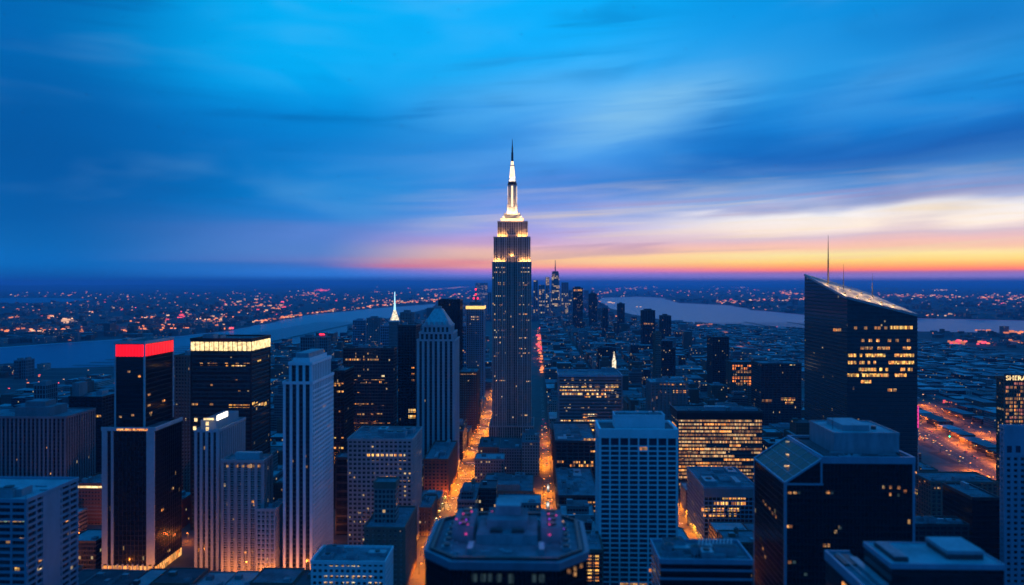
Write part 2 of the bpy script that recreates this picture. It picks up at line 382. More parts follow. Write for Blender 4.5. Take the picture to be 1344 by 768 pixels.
# ------------------------------------------------------------------ ground, rivers, hills
rnd = random.Random(7)
def rough_line(pts, amp, seg):
    out = []
    for i in range(len(pts) - 1):
        a, b_ = Vector(pts[i]), Vector(pts[i+1]); L = (b_ - a).length; n = max(1, min(24, int(L / seg)))
        nrm = Vector((-(b_-a).y, (b_-a).x)).normalized()
        for k in range(n):
            p = a.lerp(b_, k / n)
            if k: p = p + nrm * rnd.uniform(-amp, amp)
            out.append((p.x, p.y))
    out.append(tuple(pts[-1]))
    return out
west_near = [G(u, v) for u, v in [(-420,520),(-150,492),(0,485),(150,481),(240,473),(370,460),(440,446),(470,432),(500,420),(545,409),(572,403)]]
west_far = [G(u, v) for u, v in [(572,399),(545,401),(500,404),(470,407),(400,414),(350,425),(300,435),(240,441),(100,449),(0,456),(-200,466),(-420,476)]]
east_near = [G(u, v) for u, v in [(1620,443),(1344,437),(1205,435),(1130,434),(1050,433),(990,430),(920,427),(870,420),(830,413),(800,404),(785,395)]]
east_far = [G(u, v) for u, v in [(790,391),(835,389.5),(870,391),(880,395),(895,398),(960,401),(985,407),(1050,413),(1130,416),(1205,418),(1344,421),(1620,424)]]
far_inlet = [G(u, v) for u, v in [(-80,399),(30,398),(90,396),(125,392.5),(60,391),(-80,391.5)]]
river_polys = [rough_line(west_near, 12, 90) + rough_line(west_far, 25, 150), rough_line(east_near, 14, 110) + rough_line(east_far, 30, 200), rough_line(far_inlet + [far_inlet[0]], 60, 500)[:-1]]
def grid_pts():
    return []
outer = [(-90000, -600), (90000, -600), (90000, 80000), (-90000, 80000)]
vs = [Vector(p) for p in outer]; fs = [list(range(4))]
for poly in river_polys:
    k = len(vs); vs += [Vector(p) for p in poly]; fs.append(list(range(k, k + len(poly))))
ov, oe, of, _, _, ofo = delaunay_2d_cdt(vs, [], fs, 0, 1e-3)
print('CDT', len(ov), len(of))
def _ins(p, poly):
    x, y = p; c_ = False; j = len(poly) - 1
    for i in range(len(poly)):
        xi, yi = poly[i]; xj, yj = poly[j]
        if (yi > y) != (yj > y) and x < (xj - xi) * (y - yi) / (yj - yi) + xi: c_ = not c_
        j = i
    return c_
gm = MB(); wm = MB()
for f, org in zip(of, ofo):
    pts = [ov[i] for i in f]
    cx_, cy_ = sum(p.x for p in pts)/len(pts), sum(p.y for p in pts)/len(pts)
    inr = any(_ins((cx_, cy_), p_) for p_ in river_polys)
    (wm if inr else gm).face([(p.x, p.y, -1.5 if inr else 0.0) for p in pts], [(p.x, p.y) for p in pts], 'water' if inr else 'ground')
struct(gm, 'ground'); struct(wm, 'river_water')
inside = _ins
def in_water(x, y): return any(inside((x, y), p) for p in river_polys)
city_poly = west_near + east_near[::-1]
def in_city(x, y): return inside((x, y), [(-6000, 0)] + west_near + [G(640, 396), G(785, 396)] + east_near[::-1] + [(9000, 0)])
# low hills along the horizon on the left
hm = MB()
for (u0_, u1_, dist_, hh) in [(-250, 330, 42000, 250), (60, 760, 56000, 210), (700, 1600, 60000, 190), (-400, 160, 33000, 190)]:
    n_ = 60; pr = None
    for k in range(n_ + 1):
        u_ = u0_ + (u1_ - u0_) * k / n_; xx = dist_ * tx(u_)
        e = math.sin(math.pi * k / n_) ** .6
        h_ = hh * e * (.55 + .6 * mnoise.noise((u_ * .012, dist_ * .001, 3)) + .15 * mnoise.noise((u_ * .06, 1, dist_)))
        h_ = max(2, h_ + 30 * e)
        q = ((xx, dist_ - 4000, -1), (xx, dist_, h_), (xx, dist_ + 6000, -1))
        if pr:
            hm.face([pr[0], q[0], q[1], pr[1]], [(0, 0)] * 4, 'ground'); hm.face([pr[1], q[1], q[2], pr[2]], [(0, 0)] * 4, 'ground')
        pr = q
struct(hm, 'hills')

# avenues run along y, cross streets along x
AV = [(-1040, 20), (-800, 20), (-590, 20), (-385, 20), (-82, 19), (13, 9.5), (133, 22), (250, 18), (420, 18), (760, 22), (980, 20), (1250, 20), (1500, 20)]
ST = [583 + 80 * k for k in range(-3, 50)]
rm = MB()
for x, w in AV: rm.box(x - w/2, x + w/2, 300, 4600, 0, .02, 'asphalt')
struct(rm, 'avenue_road')
rm = MB()
for y in ST: rm.box(-1300, 1700, y - 6, y + 6, 0, .012, 'asphalt')
struct(rm, 'street_road')
wm_ = MB(); wm_.prism([(508, 820), (556, 820), (608, 1133), (660, 1620), (630, 1620), (566, 1133)], 0, .035, 'asphalt')
wm_.prism([(596, 820), (612, 820), (656, 1133), (700, 1620), (684, 1620), (640, 1133)], 0, .035, 'asphalt'); struct(wm_, 'boulevard_road')
mk = MB()
for x, w in AV[3:8]:
    for y in range(560, 1700, 12):
        if min(abs(y - s_) for s_ in ST) < 12: continue
        for fx in (-.22, 0, .22): mk.box(x + w*fx - .12, x + w*fx + .12, y, y + 5, .02, .03, 'paint')
    for s_ in ST[:14]:
        for k in range(7):
            xx = x - w/2 + 3 + k * (w - 6) / 6.5
            mk.box(xx, xx + 1.2, s_ - 10, s_ - 6.6, .02, .03, 'paint')
for k in range(60):
    y = 830 + k * 12
    for fx in (.2, .4, .6, .8):
        xl = 508 + (y - 820) * .185; xr = xl + 47
        mk.box(xl + (xr-xl)*fx, xl + (xr-xl)*fx + .3, y, y + 5, .035, .045, 'paint')
struct(mk, 'lane_markings')
bk = MB()
xs_ = sorted(AV)
for i in range(len(xs_) - 1):
    x0 = xs_[i][0] + xs_[i][1]/2; x1 = xs_[i+1][0] - xs_[i+1][1]/2
    for j in range(3, len(ST) - 1):
        y0, y1 = ST[j] + 6, ST[j+1] - 6
        if x0 > 425 and x0 < 700 and y0 < 1660:
            bk.box(x0, 500 + max(0, (y0 - 820)) * .19, y0, y1, 0, .13, 'pavement'); continue
        if in_water(x0, y1) or in_water(x1, y1): continue
        bk.box(x0, x1, y0, y1, 0, .13, 'pavement')
struct(bk, 'pavement')

# ------------------------------------------------------------------ tower kit
FOOT = []          # footprints taken by individually described buildings
NICK = []          # (name used in labels, centre x, centre y, height)
def relief(mb, x0, x1, y0, y1, z0, z1, ps, pw, pd, bs, bh, bd, m, mb2=None, corner=True):
    "piers (spacing, width, depth) and floor bands (spacing, height, depth) in front of the glass core"
    e = .05
    if ps:
        nx = max(1, round((x1 - x0) / ps)); ny = max(1, round((y1 - y0) / ps))
        for k in range(nx + 1):
            if not corner and k in (0, nx): continue
            c_ = x0 + (x1 - x0) * k / nx
            a = max(x0 - (pd if k == 0 else 0), c_ - pw/2) if k == 0 else c_ - pw/2
            b_ = c_ + pw/2
            mb.box(a, b_, y0 - pd, y0 + e, z0, z1, m); mb.box(a, b_, y1 - e, y1 + pd, z0, z1, m)
        for k in range(ny + 1):
            c_ = y0 + (y1 - y0) * k / ny
            a, b_ = c_ - pw/2, c_ + pw/2
            if k == 0: a = y0 + e + .01
            if k == ny: b_ = y1 - e - .01
            mb.box(x0 - pd, x0 + e, a, b_, z0, z1, m); mb.box(x1 - e, x1 + pd, a, b_, z0, z1, m)
    if bs:
        tgt = mb2 or mb; nf = max(1, int((z1 - z0) / bs))
        for k in range(nf):
            z = z1 - .3 - (k + 1) * bs
            if z < z0: break
            tgt.ring(x0 - bd, x1 + bd, y0 - bd, y1 + bd, z, z + bh, bd + e, m)
def parapet(B, x0, x1, y0, y1, z, m, w=.6, h=1.4, over=.35):
    q = MB(); q.ring(x0 - over, x1 + over, y0 - over, y1 + over, z - .9, z + h, w, m); return q.build('parapet', B)
def roofkit(B, x0, x1, y0, y1, z, n, seed, m='metal', hmax=5):
    r = random.Random(seed); L = min(x1 - x0, y1 - y0)
    for k in range(n):
        w = r.uniform(.10, .26) * (x1 - x0); d = r.uniform(.12, .28) * (y1 - y0); h = r.uniform(.35, 1) * hmax
        cx = r.uniform(x0 + w/2 + 1.5, x1 - w/2 - 1.5); cy_ = r.uniform(y0 + d/2 + 1.5, y1 - d/2 - 1.5)
        q = MB(); q.box(cx - w/2, cx + w/2, cy_ - d/2, cy_ + d/2, z, z + h, m, r.choice(['roof', 'roof_dark', m]))
        q.box(cx - w/2 - .2, cx + w/2 + .2, cy_ - d/2 - .2, cy_ + d/2 + .2, z + h*.62, z + h*.72, m)
        if r.random() < .5: q.cyl(cx, cy_, min(w, d)*.28, min(w, d)*.28, z + h, z + h + .7, 'metal_dark', 10)
        q.build('rooftop_unit', B)
    q = MB(); pl = [(r.uniform(x0+2, x1-6), r.uniform(y0+2, y1-2)) for _ in range(n + 2)]
    for (a, b_) in pl: q.box(a, a + r.uniform(2, 9), b_, b_ + .5, z, z + .5 + r.random()*.4, 'metal')
    for _ in range(n + 3): a, b_ = r.uniform(x0+2, x1-2), r.uniform(y0+2, y1-2); q.cyl(a, b_, .35, .35, z, z + r.uniform(.8, 1.8), 'metal', 8)
    q.build('roof_duct', B)
def tower(name, label, cat, uL, uR, v, Y, uS=None, depth=45, glass='glass_stone', stone='limestone', pier=(4, 1.2, .6), band=(3.7, 1.1, .35),
          roof='roof', z0=0, nroof=3, base=None, nick=None, group=None, X0=None, X1=None, H=None, seed=None, par=None, kids=True):
    X0 = pX(uL, Y) if X0 is None else X0; X1 = pX(uR, Y) if X1 is None else X1
    if uS: Y1 = (X1 / tx(uS)) if uS > uR else (X0 / tx(uS))
    else: Y1 = Y + depth
    if H is None: H = pZ(v, (X0 + X1)/2, Y)
    B = root(name, label, cat, ((X0+X1)/2, (Y+Y1)/2, 0), group)
    FOOT.append((X0, X1, Y, Y1)); NICK.append((nick, (X0+X1)/2, Y, H))
    pd = pier[2] if pier else band[2] if band else 0
    x0, x1, y0, y1 = X0 + pd, X1 - pd, Y + pd, Y1 - pd
    c_ = MB(); c_.box(x0, x1, y0, y1, z0, H, glass, roof, u0=rnd.randint(0, 40) * 12); c_.build('glass_wall', B)
    if pier:
        q = MB(); relief(q, x0, x1, y0, y1, z0, H, pier[0], pier[1], pier[2], None, 0, 0, stone); q.build('pier', B)
    if band:
        q = MB(); relief(q, x0, x1, y0, y1, z0, H, None, 0, 0, band[0], band[1], band[2], stone); q.build('floor_band', B)
    parapet(B, X0, X1, Y, Y1, H, par or stone)
    if nroof: roofkit(B, x0, x1, y0, y1, H, nroof, seed if seed is not None else int(uL * 7 + Y))
    B_info[B.name] = (X0, X1, Y, Y1, H, pd)
    return B
B_info = {}
NWIN = {}
def lit(B, side, v, a, b_, n, hpx, mats, dens=1.0, out=.12, seed=0, wfrac=.82, ref=None):
    "row of lit window panes as seen between photo columns a and b_; side F front, L left face, R right face"
    X0, X1, Y, Y1, H, pd = ref or B_info[B.name]
    r = random.Random(seed + int(v * 13 + a))
    for k in range(n):
        if r.random() > dens: continue
        if NWIN.get(B.name, 0) >= 98: return
        ua = a + (b_ - a) * (k + (1 - wfrac)/2) / n; ub = a + (b_ - a) * (k + (1 + wfrac)/2) / n
        q = MB(); mt = r.choice(mats)
        if side == 'F':
            y = Y + pd - out; xa, xb = pX(ua, y), pX(ub, y); d = fwd((xa+xb)/2, y); z = CAMZ + (372 - v)/F*d; hh = hpx/F*d
            q.box(xa, xb, y, y + out + .05, z - hh/2, z + hh/2, mt, bottom=True)
        else:
            x = (X0 + pd - out) if side == 'L' else (X1 - pd + out)
            ya, yb = sorted((x / tx(ua), x / tx(ub))); d = fwd(x, (ya+yb)/2)
            z = CAMZ + (372 - v)/F*d; hh = hpx/F*d
            if side == 'L': q.box(x, x + out + .05, ya, yb, z - hh/2, z + hh/2, mt, bottom=True)
            else: q.box(x - out - .05, x, ya, yb, z - hh/2, z + hh/2, mt, bottom=True)
        q.build('lit_window', B); NWIN[B.name] = NWIN.get(B.name, 0) + 1
def scatter_lit(B, side, n, a, b_, v0, v1, mats, hpx=2.2, w=3.0, seed=0):
    r = random.Random(seed)
    for k in range(n):
        u_ = r.uniform(a, b_ - w); lit(B, side, r.uniform(v0, v1), u_, u_ + w * r.uniform(.7, 1.8), 1, hpx, mats, seed=k)
def point(loc, power, col, radius, parent, name='lamp_light'):
    l = D.lights.new(name, 'POINT'); l.energy = power; l.color = col; l.shadow_soft_size = radius
    o = D.objects.new(name, l); COL.objects.link(o); o.parent = parent
    off = Vector(parent.location) if not parent.parent else Vector((0, 0, 0))
    o.location = Vector(loc) - off
    return o

#HEROES

#HEROES_END
M['esb_stone'] = plain('pale_limestone_pier', (.40,.38,.35), .8, .15, .05)
M['esb_white'] = plain('spire_panel', (.55,.52,.48), .5, .1, .1)
M['esb_wall'] = facade('limestone_window_wall', (.10,.10,.11), (.010,.016,.025), 2.6, 3.75, .75, .6, .012, .6, .9, .2)
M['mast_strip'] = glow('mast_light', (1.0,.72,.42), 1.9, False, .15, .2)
M['lantern'] = glow('lantern_light', (1.0,.82,.55), 1.1, False, .6, .25)
M['spire_light'] = glow('spire_light', (.45,.85,1.0), 1.5, False, .2, .1)
YEL = ['lit_yellow', 'lit_yellow', 'lit_amber', 'lit_cream']; AMB = ['lit_amber', 'lit_amber', 'lit_yellow', 'lit_dim']; DIM = ['lit_dim', 'lit_dim', 'lit_amber']; CRM = ['lit_cream', 'lit_yellow', 'lit_cream']
# ================================================================== the floodlit stepped tower in the middle
def spire_tower():
    Y = 1100.; X0, X1 = pX(645.8, Y), pX(697.3, Y); xc = (X0 + X1)/2; W_ = X1 - X0; Dp = 62; Y1 = Y + Dp; yc = (Y + Y1)/2
    B = root('spire_skyscraper', 'tallest stepped limestone skyscraper in the centre with a floodlit crown and white glowing spire', 'skyscraper', (xc, yc, 0))
    FOOT.append((X0 - 12, X1 + 12, Y - 70, Y1 + 12)); NICK.append(('the floodlit spire tower', xc, Y, 320))
    def tier(x0, x1, y0, y1, z0, z1, ps=2.6, nm='wall', recess=True):
        c_ = MB(); c_.box(x0 + .9, x1 - .9, y0 + .9, y1 - .9, z0, z1, 'esb_wall', 'roof', u0=3.1)
        c_.build(nm, B)
        q = MB(); n = round((x1 - x0) / ps)
        for k in range(n + 1):
            c0 = x0 + (x1 - x0) * k / n
            mid_ = abs(c0 - xc) < W_ * .15 and recess
            a, b_ = max(x0, c0 - .55), min(x1, c0 + .55); ex = .85 if mid_ else 0
            if k % 3 == 0 and not mid_: a, b_ = max(x0, c0 - .9), min(x1, c0 + .9)
            q.box(a, b_, y0 + ex*.8, y0 + 1, z0, z1, 'esb_stone'); q.box(a, b_, y1 - 1, y1, z0, z1, 'esb_stone')
        n = round((y1 - y0) / ps)
        for k in range(n + 1):
            c0 = y0 + (y1 - y0) * k / n; a, b_ = max(y0 + .01, c0 - .55), min(y1 - .01, c0 + .55)
            q.box(x0, x0 + 1, a + .02, b_ - .02, z0, z1, 'esb_stone'); q.box(x1 - 1, x1, a + .02, b_ - .02, z0, z1, 'esb_stone')
        q.build('pier', B)
        p = MB(); p.ring(x0 - .2, x1 + .2, y0 - .2, y1 + .2, z1 - .5, z1 + 1.3, .9, 'esb_stone'); p.build('cornice', B)
    # shaft in two wings with a recessed middle, then the upper tiers
    cx0, cx1 = pX(664.5, Y), pX(679, Y)
    tier(X0, cx0, Y, Y1, 24, 260, recess=False); tier(cx1, X1, Y, Y1, 24, 260, recess=False)
    tier(cx0 + .02, cx1 - .02, Y + 5, Y1 - 5, 24, 268, 2.6, recess=False)
    tier(X0 + 2, cx0, Y + 4, Y1 - 4, 260, 296.5, recess=False); tier(cx1, X1 - 1.5, Y + 4, Y1 - 4, 260, 296.5, recess=False)
    tier(cx0 + .02, cx1 - .02, Y + 8, Y1 - 8, 268, 300, 2.6, recess=False)
    a, b_ = pX(652.5, Y), pX(692.3, Y); tier(a, b_, Y + 10, Y1 - 10, 296.5, 319.5)
    # base tiers
    tier(X0 - 4, X1 + 4, Y - 6, Y1 + 6, 0, 24.0, 3.2)
    # crown steps
    q = MB()
    for (hw, z0, z1) in [(16.5, 319.5, 325), (13.2, 325, 328.5), (10.5, 328.5, 332)]:
        q.box(xc - hw, xc + hw, yc - hw*.9, yc + hw*.9, z0, z1, 'esb_stone', 'roof'); q.ring(xc - hw - .4, xc + hw + .4, yc - hw*.9 - .4, yc + hw*.9 + .4, z1 - .8, z1 + .5, .8, 'esb_stone')
    q.build('crown_step', B)
    for s_ in (-1, 1):      # small corner turrets on the crown
        for yy in (-8, 8):
            t_ = MB(); t_.box(xc + s_*11 - 1.3, xc + s_*11 + 1.3, yc + yy - 1.3, yc + yy + 1.3, 325, 332.5, 'esb_white'); t_.cyl(xc + s_*11, yc + yy, 1.2, .2, 332.5, 335, 'esb_white', 8); t_.build('turret', B)
    q = MB(); q.cyl(xc, yc, 9.5, 8.2, 332, 337, 'esb_white', 20); q.cyl(xc, yc, 8.0, 7.2, 337, 343, 'esb_white', 20); q.cyl(xc, yc, 6.6, 6.2, 343, 376, 'esb_white', 20)
    for k in range(4):      # stepped wings of the mast
        an = math.pi/4 + k*math.pi/2; ax, ay = math.cos(an), math.sin(an)
        for (rr, zt, ww) in ((8.6, 347, 1.5), (7.6, 360, 1.2), (6.9, 372, 1.0)):
            q.box(xc + ax*rr - ww, xc + ax*rr + ww, yc + ay*rr - ww, yc + ay*rr + ww, 332, zt, 'esb_white')
    for k in range(20):
        an = 2*math.pi*k/20; q.box(xc + 6.4*math.cos(an) - .3, xc + 6.4*math.cos(an) + .3, yc + 6.4*math.sin(an) - .3, yc + 6.4*math.sin(an) + .3, 343, 376, 'esb_white')
    mast = q.build('mast', B)
    for an_ in range(4):
        an = an_ * math.pi/2; q = MB(); ax, ay = math.cos(an)*6.7, math.sin(an)*6.7
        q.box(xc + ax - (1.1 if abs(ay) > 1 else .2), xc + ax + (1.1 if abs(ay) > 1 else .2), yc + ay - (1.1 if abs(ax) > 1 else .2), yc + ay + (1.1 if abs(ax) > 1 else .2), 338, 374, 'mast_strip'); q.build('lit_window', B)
    q = MB(); q.cyl(xc, yc, 7.0, 7.0, 376, 378.2, 'black_frame', 20); q.cyl(xc, yc, 6.2, 6.2, 378.2, 380.8, 'black_frame', 20); q.build('collar', B)
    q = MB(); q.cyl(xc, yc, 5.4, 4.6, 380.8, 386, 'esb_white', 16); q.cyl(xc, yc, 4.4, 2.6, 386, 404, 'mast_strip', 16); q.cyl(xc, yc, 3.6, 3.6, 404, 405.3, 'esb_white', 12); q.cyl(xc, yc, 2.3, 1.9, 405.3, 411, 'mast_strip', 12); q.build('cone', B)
    q = MB(); q.cyl(xc, yc, 1.7, 1.5, 411, 423, 'metal_dark', 8); q.cyl(xc, yc, 1.9, 1.9, 423, 424, 'metal_dark', 8); q.cyl(xc, yc, 1.1, .9, 424, 434, 'metal_dark', 8); q.cyl(xc, yc, .7, .3, 434, 444, 'metal_dark', 8)
    for z in (414, 417, 420, 427, 430): q.box(xc - 2.2, xc + 2.2, yc - .15, yc + .15, z, z + .3, 'metal_dark')
    q.build('antenna', B)
    # floodlights on the setbacks
    WARM = (1.0, .42, .10)
    def flood(x, y, z, p, col=WARM, rad=.7):
        f = MB(); f.box(x - .7, x + .7, y - .4, y + .4, z, z + .5, 'metal_dark'); f.box(x - .6, x + .6, y - .3, y + .3, z + .5, z + .8, 'gold_glow'); fo = f.build('floodlight', B)
        point((x, y, z + 1.6), p, col, rad, fo)
    for (u_, p) in [(649.5, 1), (654.5, 1), (659.5, 1), (684, 1), (689, 1), (694.5, 1)]: flood(pX(u_, Y), Y + 1.6, 260.2, 6500*p)
    for u_ in (654.5, 658.5, 662.5, 681.5, 686, 690.5): flood(pX(u_, Y), Y + 7.3, 297, 7000)
    for yy in (14, 30, 46): flood(X1 + .1 - .8, Y + yy, 260.2, 5000); flood(X1 - 3.4, Y + yy, 297, 4500)
    flood(xc, Y + 6.5, 268.5, 6000)
    for k in range(8): flood(xc - 17.5 + 5*k, Y + 12, 320, 5500, (1, .50, .18))
    for s_ in (-1, 1):
        flood(xc + s_*14.5, yc - 13.5, 325.3, 7000, (1, .60, .26)); flood(xc + s_*11.5, yc, 328.8, 9000, (1, .62, .28)); flood(xc + s_*5, yc - 10.8, 332.2, 12000, (1, .64, .30)); flood(xc + s_*5, yc + 10.8, 332.2, 9000, (1, .64, .3))
        flood(xc + s_*7.6, yc - 5, 343.3, 6500, (1, .6, .28)); flood(xc + s_*7.4, yc - 3, 355, 5500, (1, .6, .3))
    for k in range(3): flood(xc - 5 + 5*k, yc - 6.2, 381, 2600, (1, .85, .65), .3)
    # rows of lit offices on both wings
    B_info[B.name] = (X0, X1, Y, Y1, 260, .9)
    for v, aa in [(351,1),(357,1),(371,1),(374,.6),(388,1),(400,.8),(412,.3),(420,1),(433,.8),(443,.9),(458,.5),(464,1),(467,.4),(500,.7),(520,.8),(545,.3)]:
        for (ua, ub) in ((648.5, 663), (680.5, 695.5)):
            lit(B, 'F', v + rnd.uniform(-.6, .6), ua, ub, 6, 1.2, ['lit_dim', 'lit_amber', 'lit_cream'], .62*aa, out=.3, seed=int(v))
    # low podium blocks around the foot
    return B
spire_tower()

# ================================================================== left side
# near office with horizontal bands, bottom left corner
B = tower('office_block', 'near blue-grey office block with white floor bands, cut by the bottom left corner', 'office building', -190, 35, 657, 456, uS=103, glass='glass_plain', stone='blue_frame',
          pier=(9, 1.3, .9), band=(4.0, 1.5, 1.0), roof='roof_pale', nroof=4, nick='the banded corner office', par='blue_frame')
X0, X1, Y, Y1, H, pd = B_info[B.name]
q = MB(); q.box(X1 - 1.2, X1 + .25, X1/tx(56), X1/tx(79), 0, H - 1.2, 'blue_frame'); q.build('blank_shaft', B)
for v, n_, dn in [(683, 9, .8), (708, 6, .5), (747, 7, .5)]: lit(B, 'F', v, -20, 34, n_, 3.6, ['lit_green', 'lit_cream', 'lit_yellow'], dn)
lit(B, 'R', 748, 40, 56, 3, 4, ['lit_cream'], .8); lit(B, 'R', 700, 84, 98, 3, 3, DIM, .7); lit(B, 'R', 735, 40, 56, 3, 3, DIM, .6); lit(B, 'R', 683, 86, 96, 2, 3, DIM, .7)
q = MB(); q.box(pX(-40, 480), pX(20, 480), 476, 481, H, H + 1.1, 'metal'); q.box(pX(-38, 480), pX(18, 480), 475.7, 476, H + .3, H + .9, 'lit_cream'); q.build('roof_light', B)

B = tower('stone_tower', 'wide dim blue stone tower with vertical fins and low stepped top on the far left', 'tower', -60, 86, 548, 720, depth=50, glass='glass_plain', stone='grey_stone', pier=(4.2, 1.8, .8), band=None, nroof=3, nick='the finned left slab')
q = MB(); X0, X1, Y, Y1, H, pd = B_info[B.name]; q.box(pX(14, Y), pX(60, Y), Y + 6, Y + 34, H, H + 9, 'grey_stone', 'roof'); q.box(pX(24, Y), pX(50, Y), Y + 10, Y + 28, H + 9, H + 14, 'grey_stone', 'roof'); q.build('penthouse', B)
scatter_lit(B, 'F', 4, 2, 80, 565, 640, DIM)
B = tower('twin_slab', 'dark glass block with one orange lit top floor left of the red-crowned tower', 'office building', 90, 134, 522, 860, depth=50, glass='glass_black', stone='black_frame', pier=(6, .8, .5), band=(3.9, .9, .3), nroof=2, nick='the dark block with an orange floor')
lit(B, 'F', 546, 91, 133, 12, 3, AMB, .9); lit(B, 'F', 572, 104, 124, 6, 3, DIM, .5)
q = MB(); X0, X1, Y, Y1, H, pd = B_info[B.name]; q.box(X0 + 1, X0 + 9, Y + 5, Y + 22, H, H + 16, 'grey_stone', 'roof'); q.build('penthouse', B)
B = tower('brick_block', 'low red-brown block under a bright cream light strip beside the dark finned tower', 'brick building', 98, 136, 636, 712, depth=40, glass='glass_stone', stone='brick', pier=None, band=(3.3, 1.9, .5), nroof=2, nick='the striped brick block')
X0, X1, Y, Y1, H, pd = B_info[B.name]; q = MB(); q.box(X0 + 1, X1 - 1, Y - .25, Y - .05, H - 3.3, H - 1.4, 'cream_screen', bottom=True); q.build('light_strip', B)

# red-crowned tower rising from a dark finned tower
B = tower('finned_tower', 'dark finned tower with pale corner piers in front of the red-crowned tower', 'tower', 134, 203, 566, 590, uS=239, glass='glass_black', stone='black_frame', pier=(3.2, .5, .5), band=None, nroof=0, nick='the dark finned tower', roof='roof_dark')
X0, X1, Y, Y1, H, pd = B_info[B.name]
for (a, b_) in ((134, 141), (146, 149), (192.5, 203)):
    q = MB(); q.box(pX(a, Y) , pX(b_, Y) - .02, Y - .5, Y + .6, 9, H + .2, 'pale_blue_stone'); q.build('pier', B)
q = MB(); q.box(X0 - .6, X1 + .6, Y - .6, Y + .8, H + .2, H + 3, 'pale_blue_stone'); q.box(X1 - .8, X1 + .6, Y + .8, Y1, H + .2, H + 3, 'pale_blue_stone'); q.build('cornice', B)
q = MB(); q.box(pX(154, Y), pX(194, Y), Y - .95, Y - .62, H + .6, H + 2.0, 'lit_amber', bottom=True); q.build('light_strip', B)
lob = MB()
for k in range(11):
    a = X0 + (X1 - X0)*k/10.5; lob.box(a, a + 1.1, Y - .9, Y + .3, 0, 9, 'pale_blue_stone')
lob.build('arcade_column', B)
q = MB(); q.box(X0 + 1, X1 - 1, Y - .15, Y + .4, .5, 7.5, 'lit_amber'); q.build('lobby_window', B)
q = MB(); q.box(X1 - .55, X1 + .1, Y + 1, Y1 - 1, .5, 6.5, 'lit_amber'); q.build('lobby_window', B)
scatter_lit(B, 'R', 4, 205, 234, 600, 735, DIM, 3)
B = tower('red_crown_tower', 'black glass tower with a glowing red band around its top', 'tower', 150, 190, 450, 605, uS=228, glass='glass_black', stone='pale_blue_stone', pier=(40, 1.4, .5), band=None, nroof=2, z0=H, nick='the red-crowned tower', roof='roof_dark')
X0, X1, Y, Y1, H2, pd = B_info[B.name]
z1_, z0_ = pZ(452.5, X1, Y), pZ(468, X1, Y)
for (a, b_) in ((X0 + 1.2, X1 - .9),):
    q = MB(); q.box(a, b_, Y - .1, Y + .25, z0_, z1_, 'red_screen', bottom=True); q.build('crown_screen', B)
q = MB(); q.box(X1 - .25, X1 + .1, Y + 1.2, Y1 - 1, z0_, z1_, 'red_screen', bottom=True); q.build('crown_screen', B)
q = MB(); q.box(X0 - .1, X0 + .25, Y + 1.2, Y1 - 1, z0_, z1_, 'red_screen', bottom=True); q.build('crown_screen', B)
q = MB()
for k in range(1, 9): q.box(X0 + 1.2 + (X1 - X0 - 2.1)*k/9 - .09, X0 + 1.2 + (X1 - X0 - 2.1)*k/9 + .09, Y - .3, Y - .1, z0_, z1_, 'black_frame')
for k in range(1, 10): q.box(X1 + .1, X1 + .3, Y + 1.2 + (Y1 - Y - 2.2)*k/10 - .09, Y + 1.2 + (Y1 - Y - 2.2)*k/10 + .09, z0_, z1_, 'black_frame')
q.build('crown_mullion', B)
for (s_, u_, v_) in [('F', 167, 488), ('F', 181, 494), ('F', 172, 545), ('F', 156, 547), ('R', 194, 518), ('R', 213, 526), ('R', 194, 532), ('R', 196, 542)]: lit(B, s_, v_, u_, u_ + 4, 1, 2.4, ['lit_dim', 'lit_amber'])
B = tower('slab_tower', 'narrow brownish slab tower between the red-crowned and the cream-crowned towers', 'tower', 229, 251, 468, 770, depth=40, glass='glass_stone', stone='brown_stone', pier=(3.6, 1.5, .5), band=(3.6, 1.0, .3), nroof=2, nick='the narrow brown slab')

# cream-crowned dark glass tower
B = tower('cream_crown_tower', 'dark green glass tower with a bright cream lit crown of vertical panels', 'tower', 250, 330, 446, 700, uS=355, glass='glass_green', stone='black_frame', pier=(60, 1.2, .5), band=(7.8, 1.6, .25), nroof=3, nick='the cream-crowned tower', roof='roof_dark')
X0, X1, Y, Y1, H, pd = B_info[B.name]; z1_, z0_ = pZ(449, X1, Y), pZ(460.5, X1, Y)
for k in range(13):
    a = X0 + (X1 - X0)*(k + .1)/13; b_ = X0 + (X1 - X0)*(k + .9)/13
    q = MB(); q.box(a, b_, Y - .12, Y + .3, z0_, z1_, 'cream_screen', bottom=True); q.build('crown_panel', B)
for k in range(7):
    a = Y + (Y1 - Y)*(k + .1)/7; b_ = Y + (Y1 - Y)*(k + .9)/7
    q = MB(); q.box(X1 - .3, X1 + .12, a, b_, z0_, z1_, 'cream_screen', bottom=True); q.build('crown_panel', B)
lit(B, 'F', 478, 262, 328, 14, 3, DIM, .6); lit(B, 'F', 479, 296, 326, 8, 3.4, YEL, .9); lit(B, 'R', 474, 333, 353, 4, 3.2, YEL, .6)
lit(B, 'F', 531, 250, 300, 10, 3, DIM, .6); lit(B, 'F', 533, 300, 328, 6, 4, YEL, .95); lit(B, 'R', 530, 331, 350, 5, 4, YEL, .9); scatter_lit(B, 'F', 3, 260, 325, 490, 520, DIM)

